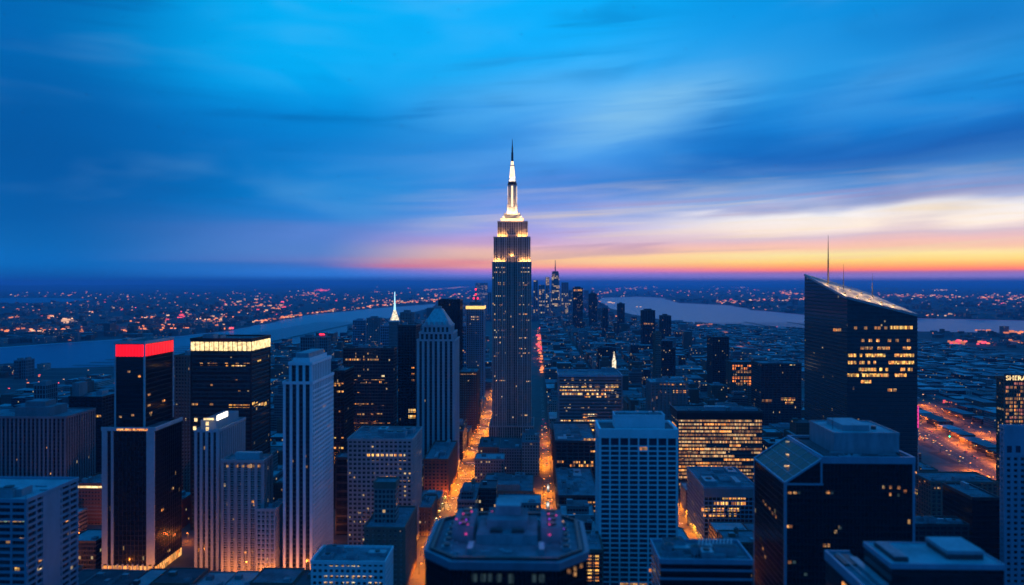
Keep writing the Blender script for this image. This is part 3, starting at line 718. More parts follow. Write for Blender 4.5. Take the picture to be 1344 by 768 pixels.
# pale finned tower with glowing roof signs
B = tower('finned_stone_tower', 'pale finned stone tower with small glowing signs on its roof', 'tower', 255, 287, 566, 602, uS=322, glass='glass_plain', stone='pale_blue_stone', pier=(4.6, 2.3, 1.1), band=None, nroof=2, nick='the tower with glowing roof signs')
X0, X1, Y, Y1, H, pd = B_info[B.name]
q = MB(); q.box(X0 + 3, X1 - 4, Y + 5, Y1 - 5, H, H + 8, 'pale_blue_stone', 'roof'); q.build('penthouse', B)
q = MB(); q.box(X1 - 4, X1 - 3.6, Y + 6, Y + 27, H + 7.5, H + 11.5, 'white_glow'); q.build('roof_sign', B)
q = MB(); q.box(X0 + 6, X0 + 14, Y + 3.6, Y + 4, H + 8.3, H + 9.8, 'cream_screen'); q.build('roof_sign', B)
for (u_, v_) in ((257, 551), (272, 556), (272, 563), (255.5, 562)):
    q = MB(); x_ = pX(u_, Y); z_ = pZ(v_, x_, Y); q.box(x_ - 1, x_ + 1.2, Y - .4, Y + .1, z_ - 1.4, z_ + 1.4, 'cream_screen', bottom=True); q.build('crown_light', B)
B = tower('stone_block', 'stone mid-rise with small attic windows in front of the tower with roof signs', 'stone building', 290, 346, 606, 588, uS=358, glass='glass_stone', stone='limestone', pier=(5.5, 2.4, .8), band=(3.7, .8, .3), nroof=1, nick='the attic-window block')
X0, X1, Y, Y1, H, pd = B_info[B.name]; q = MB(); q.box(X0 + 8, X1 - 6, Y + 8, Y1 - 6, H, H + 5, 'pale_blue_stone', 'roof_pale'); q.build('penthouse', B)
for u_ in (297, 303, 309, 317, 324, 331, 338): lit(B, 'F', 612, u_, u_ + 3.2, 1, 3, ['lit_dim', 'lit_dim', 'lit_cream'], .9, out=.95)
lit(B, 'F', 612, 326, 330, 1, 4.5, ['lit_cream'], 1, out=.97); scatter_lit(B, 'F', 9, 293, 343, 625, 735, DIM, 2.5)
B = tower('stone_block', 'low stone annex wedged between the attic-window block and the white ribbed tower', 'stone building', 336, 361, 670, 584, uS=371, glass='glass_stone', stone='limestone', pier=(3.5, 1.4, .5), band=(3.7, 1., .3), nroof=1, nick='the low stone annex')
scatter_lit(B, 'F', 4, 338, 358, 700, 745, AMB, 2.5)

# white ribbed tower
B = tower('ribbed_tower', 'tall white ribbed stone tower with a small stepped crown', 'tower', 371, 410, 503, 590, uS=438, glass='glass_plain', stone='white_stone', pier=(4.7, 2.0, 1.2), band=None, nroof=0, nick='the white ribbed tower')
X0, X1, Y, Y1, H, pd = B_info[B.name]
xa, xb = pX(379, Y + 3), pX(410, Y + 3) - .3
def sub_tier(B, x0, x1, y0, y1, z0, z1, stone, ps, pw, pd, glass='glass_plain', roof='roof_pale'):
    c_ = MB(); c_.box(x0 + pd, x1 - pd, y0 + pd, y1 - pd, z0, z1, glass, roof); c_.build('upper_wall', B)
    q = MB(); relief(q, x0 + pd, x1 - pd, y0 + pd, y1 - pd, z0, z1, ps, pw, pd, None, 0, 0, stone); q.build('pier', B)
    p = MB(); p.ring(x0 - .4, x1 + .4, y0 - .4, y1 + .4, z1 - 1.5, z1 + 1, .8, stone); p.build('cornice', B)
zt = pZ(477, xb, Y + 3); sub_tier(B, xa, xb, Y + 3, Y1 - 4, H, zt, 'white_stone', 4.7, 2.0, 1.2)
q = MB(); q.box(xa + 2.5, xb - 2.5, Y + 6, Y1 - 8, zt, zt + 4, 'white_stone', 'roof_pale'); q.box(xa + 4, xb - 4, Y + 8, Y1 - 12, zt + 4, zt + 7.5, 'metal', 'roof_pale'); q.build('crown_step', B)
q = MB(); 
for k in range(int((H - 4) / 3.7)):
    q.box(X1 - 1.25, X1 + .12, Y + 2.5, Y1 - 1, 4 + k*3.7, 5.5 + k*3.7, 'white_stone')
q.build('side_band', B)
scatter_lit(B, 'R', 9, 413, 436, 520, 650, DIM, 3, 3); scatter_lit(B, 'F', 3, 374, 408, 590, 620, DIM, 3)
B = tower('shaft_tower', 'slim black tower with a few orange windows right of the white ribbed tower', 'tower', 437, 452, 488, 770, depth=40, glass='glass_black', stone='black_frame', pier=(3.5, .6, .4), band=(3.8, .8, .2), nroof=1, nick='the slim black tower')
for v in (503, 506, 514, 540, 575, 588): lit(B, 'F', v, 438, 451, 4, 2.2, AMB, .6)
B = tower('glass_slab', 'wide dark glass slab with faint lit floors behind the grey office', 'office building', 450, 517, 458, 900, uS=521, glass='glass_navy', stone='metal_dark', pier=(3.2, .5, .35), band=(3.8, 1.3, .4), nroof=3, nick='the wide glass slab', roof='roof_dark')
lit(B, 'F', 472, 453, 500, 16, 2.2, DIM, .85)
for v in (499, 503, 530, 555): lit(B, 'F', v, 455, 512, 16, 1.6, DIM, .45)
lit(B, 'F', 494, 500, 505, 1, 3, ['lit_cream']); scatter_lit(B, 'F', 8, 455, 512, 480, 550, DIM, 1.8)
B = tower('box_tower', 'plain dark box building at the right foot of the white ribbed tower', 'office building', 440, 474, 602, 690, uS=481, glass='glass_black', stone='metal_dark', pier=(60, 1, .4), band=(7.6, 2, .2), nroof=2, nick='the plain dark box')
B = tower('grey_office', 'grey stone office with a bright row of lit windows under its cornice', 'office building', 456, 541, 578, 650, uS=554, glass='glass_office', stone='limestone', pier=(4, 1.4, .6), band=(3.8, 1.6, .45), nroof=5, nick='the grey office with the lit cornice row')
lit(B, 'F', 597, 480, 532, 14, 4, ['lit_amber', 'lit_yellow', 'lit_cream'], 1); lit(B, 'R', 594, 543, 553, 3, 4, AMB, .8)
for v, a, b_, dn in [(606, 485, 535, .35), (624, 497, 520, .9), (630, 520, 538, .5), (636, 498, 515, .5), (616, 520, 536, .4)]: lit(B, 'F', v, a, b_, 7, 3, DIM, dn)
B = tower('white_office', 'small white office block near the bottom with rows of square lit windows', 'office building', 408, 505, 739, 480, uS=516, glass='glass_plain', stone='white_stone', pier=(3.6, 1.5, .6), band=(3.9, 1.9, .62), nroof=4, nick='the small white office', roof='roof')
lit(B, 'F', 745, 431, 472, 5, 4.6, CRM, 1); lit(B, 'F', 754.5, 424, 492, 8, 4.6, CRM, .95); lit(B, 'F', 763, 424, 500, 9, 4.6, CRM, .55)
B = tower('brick_office', 'brown brick block with a square tower on its roof left of the lit avenue', 'brick building', 478, 531, 694, 560, uS=546, glass='glass_stone', stone='brown_stone', pier=(4, 2.2, .4), band=(3.6, 1.5, .35), nroof=2, nick='the brown brick block')
X0, X1, Y, Y1, H, pd = B_info[B.name]; q = MB(); ux, uy = pX(491, Y + 14), pX(519, Y + 14); q.box(ux, uy, Y + 14, Y + 28, H, H + 30, 'glass_stone', 'roof'); q.ring(ux - .5, uy + .5, Y + 13.5, Y + 28.5, H + 26, H + 31, .8, 'brown_stone'); q.build('roof_tower', B)

# pyramid-topped ribbed tower
B = tower('pyramid_tower', 'pale blue ribbed tower with a pyramid roof left of the lit avenue', 'tower', 547, 597, 447, 900, uS=603, glass='glass_plain', stone='pale_blue_stone', pier=(6.1, 3.0, 1.5), band=None, nroof=0, nick='the pyramid-topped tower')
X0, X1, Y, Y1, H, pd = B_info[B.name]
xa, xb = X0 + 2.5, X1 - 2.5; sub_tier(B, xa, xb, Y + 2, Y1 - 2, H, H + 9, 'pale_blue_stone', 5.5, 2.4, 1.0)
xa, xb = X0 + 6, X1 - 6; sub_tier(B, xa, xb, Y + 4, Y1 - 4, H + 9, H + 17, 'pale_blue_stone', 5.5, 2.4, 1.0)
q = MB(); xm = (xa + xb)/2; ya, yb = Y + 5, Y1 - 5; zt = H + 18
q.prism([(xa+.6, ya), (xb-.6, ya), (xb-.6, yb), (xa+.6, yb)], zt, zt + 19, 'metal', poly2=[(xm - 5, (ya+yb)/2 - 4), (xm + 5, (ya+yb)/2 - 4), (xm + 5, (ya+yb)/2 + 4), (xm - 5, (ya+yb)/2 + 4)])
q.box(xm - 3.5, xm + 3.5, (ya+yb)/2 - 3, (ya+yb)/2 + 3, zt + 19, zt + 22, 'metal'); q.build('pyramid_roof', B)
for k in range(5):
    d_ = MB(); xx = xa + 3 + (xb - xa - 8)*k/4; d_.prism([(xx, ya - 1), (xx + 3, ya - 1), (xx + 3, ya + 5), (xx, ya + 5)], zt - .5, zt + 4, 'pale_blue_stone', 'metal'); d_.build('dormer', B)
B = tower('dark_slab_tower', 'black slab tower directly behind the pyramid-topped tower', 'tower', 575, 604, 394, 1450, depth=50, glass='glass_black', stone='black_frame', pier=(6, .8, .4), band=None, nroof=1, nick='the black slab tower')
B = tower('gold_crown_tower', 'blue stone tower with a glowing gold crown and red roof mast', 'tower', 612, 635, 401, 1500, depth=45, glass='glass_stone', stone='blue_frame', pier=(4, 1.4, .6), band=(3.8, 1, .3), nroof=0, nick='the gold-crowned tower')
X0, X1, Y, Y1, H, pd = B_info[B.name]; q = MB(); q.ring(X0 - .9, X1 + .9, Y - .9, Y1 + .9, H - 7, H - 1, .6, 'gold_glow'); q.build('crown_light', B)
q = MB(); q.box(X0 + 6, X1 - 6, Y + 8, Y1 - 8, H, H + 7, 'grey_stone', 'roof'); q.cyl((X0+X1)/2, Y + 20, 1.6, .6, H + 7, H + 30, 'metal_dark', 6); q.build('mast', B)
for (dx_, z_) in ((0, 30), (-4, 12), (4, 12), (0, 20)):
    q = MB(); q.cyl((X0+X1)/2 + dx_, Y + 19, 1.6, 1.6, H + z_, H + z_ + 3, 'red_glow', 8); q.build('beacon', B)
for v, dn in ((416, .8), (419, .5), (437, .4)): lit(B, 'F', v, 618, 630, 5, 1.6, ['lit_cream', 'lit_dim'], dn)
B = tower('red_brick_tower', 'reddish brick block with a lit cornice beside the avenue behind the pyramid-topped tower', 'brick building', 603, 626, 489, 1170, uS=629.5, glass='glass_stone', stone='brick', pier=(4, 1.6, .5), band=(3.6, 1.3, .4), nroof=2, nick='the red brick tower')
q = MB(); X0, X1, Y, Y1, H, pd = B_info[B.name]; q.box(X0 + 1, X1 - 1, Y - .5, Y - .2, H - 3, H - 2.2, 'lit_dim', bottom=True); q.build('light_strip', B)
B = tower('brick_block', 'dark brick block at the avenue edge just below the pyramid-topped tower', 'brick building', 556, 588, 604, 805, uS=600, glass='glass_plain', stone='brick', pier=(4, 2, .4), band=(3.6, 1.6, .35), nroof=3, nick='the dark avenue brick block')
B = tower('brick_block', 'small brick block with a glowing street front, bottom left of the lit avenue', 'brick building', 548, 566, 668, 690, uS=574, glass='glass_stone', stone='brown_stone', pier=(4, 2, .4), band=(3.6, 1.6, .35), nroof=2, nick='the small glowing brick block')
lit(B, 'R', 690, 567, 573, 3, 5, YEL, 1); lit(B, 'R', 702, 567, 573, 3, 4, YEL, .8)
B = tower('window_tower', 'dark tower with a yellow lit floor pair left of the pyramid-topped tower', 'tower', 522, 546, 428, 1010, depth=40, glass='glass_black', stone='metal_dark', pier=(4, .8, .4), band=(3.8, .8, .2), nroof=1, nick='the tower with a yellow floor pair')
for v in (483, 491, 499): lit(B, 'F', v, 540, 544, 1, 2.2, ['lit_amber'])
lit(B, 'F', 539, 536, 546, 5, 5, YEL, 1); lit(B, 'F', 547, 536, 546, 5, 4, YEL, 1)

# white-lit slender spire far left of centre
def clock_spire():
    Y = 1950.; x = pX(517, Y); zt = pZ(383, x, Y)
    B = root('clock_spire_tower', 'far slender tower with a white-lit lantern top and thin glowing blue-white spire', 'tower', (x, Y + 12, 0)); FOOT.append((x - 16, x + 16, Y, Y + 26)); NICK.append(('the white-lit spire', x, Y, zt))
    q = MB(); q.box(x - 13, x + 13, Y, Y + 24, 0, pZ(421, x, Y), 'glass_stone', 'roof', u0=4); q.build('wall', B)
    q = MB(); z = pZ(421, x, Y)
    q.ring(x - 13.5, x + 13.5, Y - .5, Y + 24.5, z - 3, z + 1, 1, 'white_stone'); q.build('cornice', B)
    q = MB(); q.box(x - 9, x + 9, Y + 3, Y + 21, z, z + 7, 'lantern', 'roof'); q.prism([(x-8,Y+4),(x+8,Y+4),(x+8,Y+20),(x-8,Y+20)], z + 7, z + 27, 'lantern', poly2=[(x-2.6,Y+9.4),(x+2.6,Y+9.4),(x+2.6,Y+14.6),(x-2.6,Y+14.6)]); q.build('lantern', B)
    q = MB(); q.cyl(x, Y + 12, 3.0, 2.2, z + 27, z + 44, 'spire_light', 8); q.cyl(x, Y + 12, 1.8, .8, z + 44, zt, 'spire_light', 8); q.build('spire', B)
clock_spire()
# skyline towers further back on the left
for i, (a, b_, v, Y, gl, st, nm, lb) in enumerate([
    (463, 480, 421, 2300, 'glass_plain', 'blue_frame', 'far_tower', 'blue apartment slab, left of a close pair before the river'),
    (481, 499, 418, 2250, 'glass_stone', 'grey_stone', 'far_tower', 'grey apartment slab, right of a close pair before the river'),
    (414, 430, 443, 1900, 'glass_plain', 'grey_stone', 'far_tower', 'dim stepped tower with a red roof light at the water, over the white ribbed tower'),
    (394, 413, 443, 1700, 'glass_plain', 'grey_stone', 'far_tower', 'dim wide tower left of the red roof light at the river edge'),
    (525, 541, 411, 1650, 'glass_stone', 'grey_stone', 'far_tower', 'grey tower just right of the white-lit spire'),
    (499, 512, 428, 2050, 'glass_plain', 'blue_frame', 'far_tower', 'blue tower just left of the white-lit spire'),
    (604, 612, 428, 1800, 'glass_plain', 'blue_frame', 'far_tower', 'slim blue tower left of the gold-crowned tower'),
    (18, 24, 474, 1800, 'glass_plain', 'grey_stone', 'far_tower', 'left one of two slim riverside towers at the far left'),
    (28, 34, 473, 1800, 'glass_plain', 'grey_stone', 'far_tower', 'right one of two slim riverside towers at the far left'),
    (44, 60, 506, 1250, 'glass_plain', 'grey_stone', 'far_tower', 'dim blue block below the two slim riverside towers'),
    (860, 868, 438, 1500, 'glass_stone', 'brown_stone', 'far_tower', 'narrow brownish tower below the dark riverside pair')]):
    B = tower(nm, lb, 'tower', a, b_, v, Y, depth=32, glass=gl, stone=st, pier=(5, 1.4, .6), band=(7.6, 1.6, .3), nroof=0, nick=None)
    X0, X1, Yf, Y1, H, pd = B_info[B.name]
    q = MB(); q.box(X0 + (X1-X0)*.25, X1 - (X1-X0)*.25, Yf + 8, Y1 - 8, H, H + 6, st, 'roof'); q.build('penthouse', B)
    if i == 2: q = MB(); q.box(X0 + 9, X1 - 9, Yf + 2, Yf + 6, H + 6, H + 9, 'red_glow'); q.build('beacon', B)
    if i < 7: scatter_lit(B, 'F', 3, a, b_, v + 8, v + 40, DIM, 1.5, 1.6, seed=i)
M['violet_glow'] = glow('violet_sign_light', (.35, .05, 1.0), 1.6, False, .2)
M['lit_faint'] = glow('faint_window', (.35,.6,.55), .06, False, .4, .5)
M['win_dark'] = plain('dark_window_glass', (.02,.045,.075), .12, .3, .3)
M['far_tower_wall'] = facade('far_tower_wall', (.16,.15,.15), (.03,.04,.05), 9, 12, .8, .7, .3, .8, .7)
M['far_amber_dim'] = glow('orange_washed_window', (1.0,.25,.04), 1.5, False, .6, .1)
M['lit_cream_dim'] = glow('blind_covered_window', (1.0,.56,.22), .62, cells=True)
M['lit_dim2'] = glow('dim_blind_window', (1.0,.50,.20), .25, cells=True)
M['slant_roof'] = plain('slanted_roof_panel', (.45,.42,.38), .5, .25, .12)
M['skylight'] = plain('skylight_glass', (.012,.02,.03), .35, .3, .3, spec=.2)
M['hot_pink_dim'] = glow('rosy_window', (1.0,.3,.22), .4, False, .5, .3)
M['hotel_wall'] = facade('hotel_wall', (.20,.13,.10), (.02,.02,.03), 2.2, 3.6, .6, .5, .25, .6, 1.0)
# ================================================================== centre foreground and right side
# blocks in front of the spire tower
B = tower('podium_block', 'low flat block with amber windows at the foot of the floodlit spire tower', 'office building', 634, 702, 592, 985, depth=44, glass='glass_office', stone='metal_dark', pier=(4, 1.2, .4), band=(3.8, 1.4, .3), nroof=4, nick='the low block at the foot of the spire tower')
for v, a, b_ in [(597, 650, 690), (601, 655, 700), (611, 672, 697), (614, 674, 694)]: lit(B, 'F', v, a, b_, 10, 2.4, AMB, .5)
B = tower('flat_block', 'low brown block with a wide cluttered roof between the avenues, behind the octagonal roof', 'office building', 632, 700, 646, 775, depth=70, glass='glass_stone', stone='brown_stone', pier=(5, 2.6, .6), band=(3.7, 1.4, .3), nroof=9, nick='the wide cluttered roof')
lit(B, 'F', 656, 662, 671, 2, 3.5, YEL, 1)
q = MB(); X0, X1, Y, Y1, H, pd = B_info[B.name]; q.box(X0 + 14, X1 - 14, Y + 2, Y + 18, H, H + 7, 'grey_stone', 'roof'); q.build('penthouse', B)

# octagonal black tower, bottom centre
def octagon():
    Y = 292.; uL, uR = 563, 768; x0, x1 = pX(uL, Y + 20), pX(uR, Y + 20); H = pZ(736, 0, Y)
    cx = (x0 + x1)/2; y0, y1 = Y, Y + 62; ch = 11.5; cy_ = 12
    def octo(o): return [(x0 + ch - o*.3, y0 - o), (x1 - ch + o*.3, y0 - o), (x1 + o, y0 + cy_), (x1 + o, y1 - cy_), (x1 - ch, y1 + o), (x0 + ch, y1 + o), (x0 - o, y1 - cy_), (x0 - o, y0 + cy_)]
    B = root('octagonal_tower', 'black tower with a wide eight-sided roof at the bottom centre', 'tower', (cx, Y + 30, 0)); FOOT.append((x0, x1, y0, y1)); NICK.append(('the octagonal roof', cx, Y, H))
    q = MB(); q.prism(octo(0), 0, H - 1, 'glass_black', 'roof'); q.build('glass_wall', B)
    q = MB()                                                     # raised rim: outer ledge, inner curb
    for (o1, o2, za, zb, mt) in [(1.2, -.6, H - 3.4, H - .4, 'rim'), (-1.6, -3.0, H - 1, H + .5, 'metal_dark')]:
        A, Bq = octo(o1), octo(o2); n = 8
        for i in range(n):
            j = (i + 1) % n
            q.face([(*A[i], za), (*A[j], za), (*A[j], zb), (*A[i], zb)], [(0,0)]*4, mt); q.face([(*A[i], zb), (*A[j], zb), (*Bq[j], zb), (*Bq[i], zb)], [(0,0)]*4, mt)
            q.face([(*Bq[j], za), (*Bq[i], za), (*Bq[i], zb), (*Bq[j], zb)], [(0,0)]*4, mt)
            if mt == 'rim': q.face([(*A[j], za), (*A[i], za), (*Bq[i], za), (*Bq[j], za)], [(0,0)]*4, mt)
    q.build('roof_rim', B)
    q = MB(); P = octo(.35)
    for i in range(8):
        a, b_ = Vector(P[i]), Vector(P[(i+1) % 8]); n = max(2, round((b_-a).length/1.9)); d = (b_-a)/n
        for k in range(n):
            p = a + d*(k + .5); q.cyl(p.x, p.y, .22, .22, 0, H - 3.4, 'black_frame', 4, cap=False)
    q.build('mullion', B)
    # stepped plant room
    q = MB(); q.box(cx - 12.5, cx + 12.5, y0 + 20, y0 + 46, H - 1, H + 3.2, 'metal', 'roof'); q.build('plant_room', B)
    q = MB(); q.box(cx - 8.5, cx + 8.5, y0 + 27, y0 + 45, H + 3.2, H + 7, 'metal', 'roof'); q.box(cx - 7, cx - 2, y0 + 22, y0 + 25, H + 3.2, H + 4.6, 'metal_dark'); q.box(cx + 2, cx + 7, y0 + 22, y0 + 25, H + 3.2, H + 4.6, 'metal_dark'); q.build('plant_room', B)
    q = MB(); q.box(cx - 5.4, cx + 5.4, y0 + 34, y0 + 46, H + 7, H + 11, 'metal', 'roof_pale'); q.build('plant_room', B)
    for s_ in (-1, 1):
        q = MB(); xx = cx + s_*18.5; q.box(xx - 4.4, xx + 4.4, y0 + 24, y0 + 50, H - 1, H + 5, 'metal', 'roof')
        for k in range(4): q.cyl(xx, y0 + 28 + 6*k, 1.9, 1.9, H + 5, H + 6, 'metal_dark', 14)
        q.build('cooling_unit', B)
        q = MB(); xx = cx + s_*14.2; q.box(xx - 1.1, xx + 1.1, y0 + 8, y0 + 17, H - 1, H + 1.6, 'metal'); q.build('rooftop_unit', B)
        for k in range(5):
            q = MB(); q.cyl(cx + s_*24, y0 + 15 + 7*k, 1.5, 1.5, H - 1, H + 1.2, 'metal_dark', 12); q.box(cx + s_*24 - 1.9, cx + s_*24 + 1.9, y0 + 13.2 + 7*k, y0 + 16.8 + 7*k, H - 1, H + .4, 'metal'); q.build('fan_unit', B)
    q = MB(); r = random.Random(4)
    for k in range(22): a, b_ = r.uniform(cx - 25, cx + 25), r.uniform(y0 + 6, y0 + 56); q.box(a, a + r.uniform(.4, 4), b_, b_ + r.uniform(.3, 1.2), H - 1, H - 1 + r.uniform(.3, 1.0), 'metal')
    q.build('roof_duct', B)
    for i, (u_, v_, mt, s_) in enumerate([(599, 681, 'pink_glow', .5), (608, 674, 'pink_glow', .5), (619, 671, 'pink_glow', .55), (612, 682, 'violet_glow', .45), (614, 688, 'pink_glow', .4), (604, 686, 'violet_glow', .35), (646, 671, 'pink_glow', .3),
                               (720, 674, 'pink_glow', .5), (721, 681, 'violet_glow', .45), (721, 688, 'pink_glow', .5), (730, 676, 'pink_glow', .45), (739, 684, 'lit_amber', .5), (740, 694, 'violet_glow', .3)]):
        z_ = H + 7.5; d = (CAMZ - z_) * F / (v_ - 372); a_ = (u_ - 672)/F*d; X_, Y_ = a_*CY - d*SY, a_*SY + d*CY
        q = MB(); s_ *= .7; q.cyl(X_, Y_, .12, .12, H - 1, z_ - s_, 'metal', 6); q.cyl(X_, Y_, s_*.8, s_, z_ - s_, z_, mt, 8, bottom=True); q.cyl(X_, Y_, s_, s_*.3, z_, z_ + s_*.6, mt, 8); bo = q.build('beacon', B)
        if i in (1, 4, 7, 9): point((X_, Y_, z_ + 2.2), 160, (1, .06, .4), .3, bo)
    for (a, z) in ((-17, 0), (17.5, 0)):
        q = MB(); q.cyl(cx + a, y0 + 22, .25, .25, H - 1, H + 2.4, 'metal', 6); q.cyl(cx + a, y0 + 22, .4, .4, H + 2.4, H + 3, 'pink_glow', 6); q.build('beacon', B)
    # dim offices under the rim
    for k, (a, dz_, mt) in enumerate([(-12.6, 0, 'lit_faint'), (-9.2, 0, 'lit_faint'), (-6.4, 0, 'lit_faint'), (-3.2, 0, 'lit_faint'), (1.4, .6, 'lit_faint'), (10.2, 0, 'lit_faint'), (13.2, 0, 'lit_faint')]):
        q = MB(); xx = cx + a; q.box(xx, xx + 1.9, y0 - .25, y0 - .08, H - 8.2 - dz_, H - 5.2, mt, bottom=True); q.build('lit_window', B)
    for (t_, z) in ((.35, 4.6), (.55, 4.4), (.55, 6.6), (.78, 4.3)):
        a, b_ = Vector(P[1]), Vector(P[2]); p = a.lerp(b_, t_); q = MB(); q.box(p.x - .7, p.x + .5, p.y - .5, p.y - .2, H - z - 1.4, H - z, 'lit_dim', bottom=True); q.build('lit_window', B)
octagon()

# right of the centre avenue
B = tower('wide_office', 'broad grey office with bright lit floors and flat roof right of centre avenue', 'office building', 733, 817, 494, 905, depth=62, glass='glass_office', stone='grey_stone', pier=(60, 1.4, .6), band=(3.9, 1.5, .45), nroof=3, nick='the broad lit office', par='blue_frame')
for (v, a, b_, n_, dn) in [(498, 737, 760, 7, .4), (507, 735, 812, 22, .75), (511.5, 734, 812, 24, .85), (517, 734, 765, 9, .85), (517, 770, 795, 8, .6), (520, 760, 812, 14, .4), (545, 765, 784, 6, .9), (553, 735, 784, 14, .95), (558, 735, 784, 14, .9), (564, 735, 784, 12, .5), (549, 765, 784, 6, .8)]:
    lit(B, 'F', v, a, b_, n_, 3.3, ['lit_yellow', 'lit_cream', 'lit_amber', 'lit_cream', 'lit_dim'], dn)
B = tower('dark_office', 'dark squat office with amber floors, left of the white grid tower', 'office building', 729, 782, 580, 800, uS=726, glass='glass_black', stone='metal_dark', pier=(6, 1, .4), band=(3.9, 1.2, .3), nroof=5, nick='the dark squat office')
lit(B, 'F', 577, 766, 782, 5, 3, AMB, .8)
for (v, a, b_, n_, dn) in [(606, 731, 740, 3, 1), (607, 748, 779, 9, .85), (611, 748, 779, 9, .7), (593, 775, 782, 2, .8)]: lit(B, 'F', v, a, b_, n_, 3.2, AMB, dn)
B = tower('low_office', 'low office with yellow lit lower floors in front of the dark squat office', 'office building', 733, 786, 652, 690, uS=729, glass='glass_black', stone='metal_dark', pier=(5, .9, .4), band=(3.9, 1.1, .3), nroof=7, nick='the low office with yellow floors')
lit(B, 'F', 659, 745, 783, 12, 3, DIM, .9); lit(B, 'F', 670, 738, 783, 13, 4, YEL, .9); lit(B, 'F', 677, 736, 770, 9, 4, YEL, .95); lit(B, 'F', 664, 738, 783, 13, 2, DIM, .5)
B = tower('small_office', 'small block with big square orange windows between the octagonal roof and the white grid tower', 'office building', 768, 792, 724, 490, depth=36, glass='glass_plain', stone='brown_stone', pier=(4.3, 1.0, .5), band=(4.5, 1.1, .45), nroof=1, nick='the small orange-windowed block')
for v in (732, 741, 750.5, 760): lit(B, 'F', v, 768, 787, 2, 5.8, ['lit_amber', 'lit_yellow'], 1, wfrac=.75)

# white grid tower
def grid_tower():
    Y = 520.
    B = tower('grid_tower', 'white grid-fronted tower with eight columns of dark windows right of centre', 'tower', 788, 888, 566, Y, uS=783, glass='glass_plain', stone='white_stone', pier=None, band=None, nroof=0, nick='the white grid tower', roof='roof_dark')
    X0, X1, Yf, Y1, H, _ = B_info[B.name]; B_info[B.name] = (X0, X1, Yf, Y1, H, 0)
    for c_ in list(B.children): pass
    top = H - 4.6; fh = 3.3; nf = int((top - 0) / fh); n = 8
    q = MB()
    ys = []; e = .9
    for k in range(n + 1):
        c0 = X0 + (X1 - X0)*k/n; a, b_ = (X0 - e, X0 + .6) if k == 0 else (X1 - .6, X1 + e) if k == n else (c0 - .55, c0 + .55)
        q.box(a, b_, Yf - e, Yf + .05, 0, top, 'white_stone'); q.box(a, b_, Y1 - .05, Y1 + e, 0, top, 'white_stone')
    m_ = 7
    for k in range(m_ + 1):
        c0 = Yf + (Y1 - Yf)*k/m_
        if 0 < k < m_: q.box(X0 - e, X0 + .05, c0 - .55, c0 + .55, 0, top, 'white_stone'); q.box(X1 - .05, X1 + e, c0 - .55, c0 + .55, 0, top, 'white_stone')
    q.box(X0 - e, X0 + .05, Yf + .06, Yf + 1.0, 0, top, 'white_stone'); q.box(X1 - .05, X1 + e, Yf + .06, Yf + 1.0, 0, top, 'white_stone')
    q.build('pier', B)
    q = MB(); q2 = MB(); cnt = 0; rest = MB()
    zt = top - 5.0
    k = 0
    while zt > 3:
        q.ring(X0 - e*.8, X1 + e*.8, Yf - e*.8, Y1 + e*.8, zt - .95, zt, e, 'white_stone')
        for c_ in range(n):
            a, b_ = X0 + (X1 - X0)*c_/n + .56, X0 + (X1 - X0)*(c_+1)/n - .56
            mt = 'win_dark'
            if (k, c_) in ((1, 4),): mt = 'lit_dim'
            if (k, c_) in ((26, 5), (26, 6)): mt = 'lit_amber'
            if (k, c_) in ((29, 3), (29, 2), (29, 4), (32, 0), (33, 0), (31, 0)): mt = 'lit_dim'
            if mt != 'win_dark' or cnt < 94:
                w_ = MB(); w_.box(a, b_, Yf - .12, Yf - .04, zt, zt + (2.3 if k else 4.9), mt, bottom=True); w_.build('window', B); cnt += 1
            else: rest.box(a, b_, Yf - .12, Yf - .04, zt, zt + 2.3, mt, bottom=True)
        zt -= fh; k += 1
    q.build('floor_band', B)
    tag(rest.build('window', B), kind='stuff')
    q = MB(); q.ring(X0 - 1.1, X1 + 1.1, Yf - 1.1, Y1 + 1.1, top, H + 1.6, 1.6, 'white_stone'); q.build('cornice', B)
    q = MB(); a, b_ = pX(806, Y + 14), pX(871, Y + 14)
    q.box(a, b_, Yf + 9, Y1 - 8, H, H + 8.5, 'white_stone', 'roof_dark'); q.ring(a - .1, b_ + .1, Yf + 8.9, Y1 - 7.9, H + 8.4, H + 9.6, .5, 'white_stone'); q.build('plant_room', B)
    roofkit(B, a, b_, Yf + 10, Y1 - 9, H + 8.5, 2, 5, hmax=2)
grid_tower()

B = tower('green_roof_tower', 'grey-blue tower with a green-blue roof behind the white grid tower', 'tower', 854, 902, 503, 1010, depth=45, glass='glass_stone', stone='grey_stone', pier=(5, 2, .6), band=(3.8, 1.2, .3), nroof=4, nick='the grey-blue tower', roof='roof_pale')
lit(B, 'F', 504, 860, 900, 8, 2.4, DIM, .6); lit(B, 'F', 514, 880, 902, 6, 3.4, AMB, .9); lit(B, 'F', 505, 880, 898, 5, 3, AMB, .7)

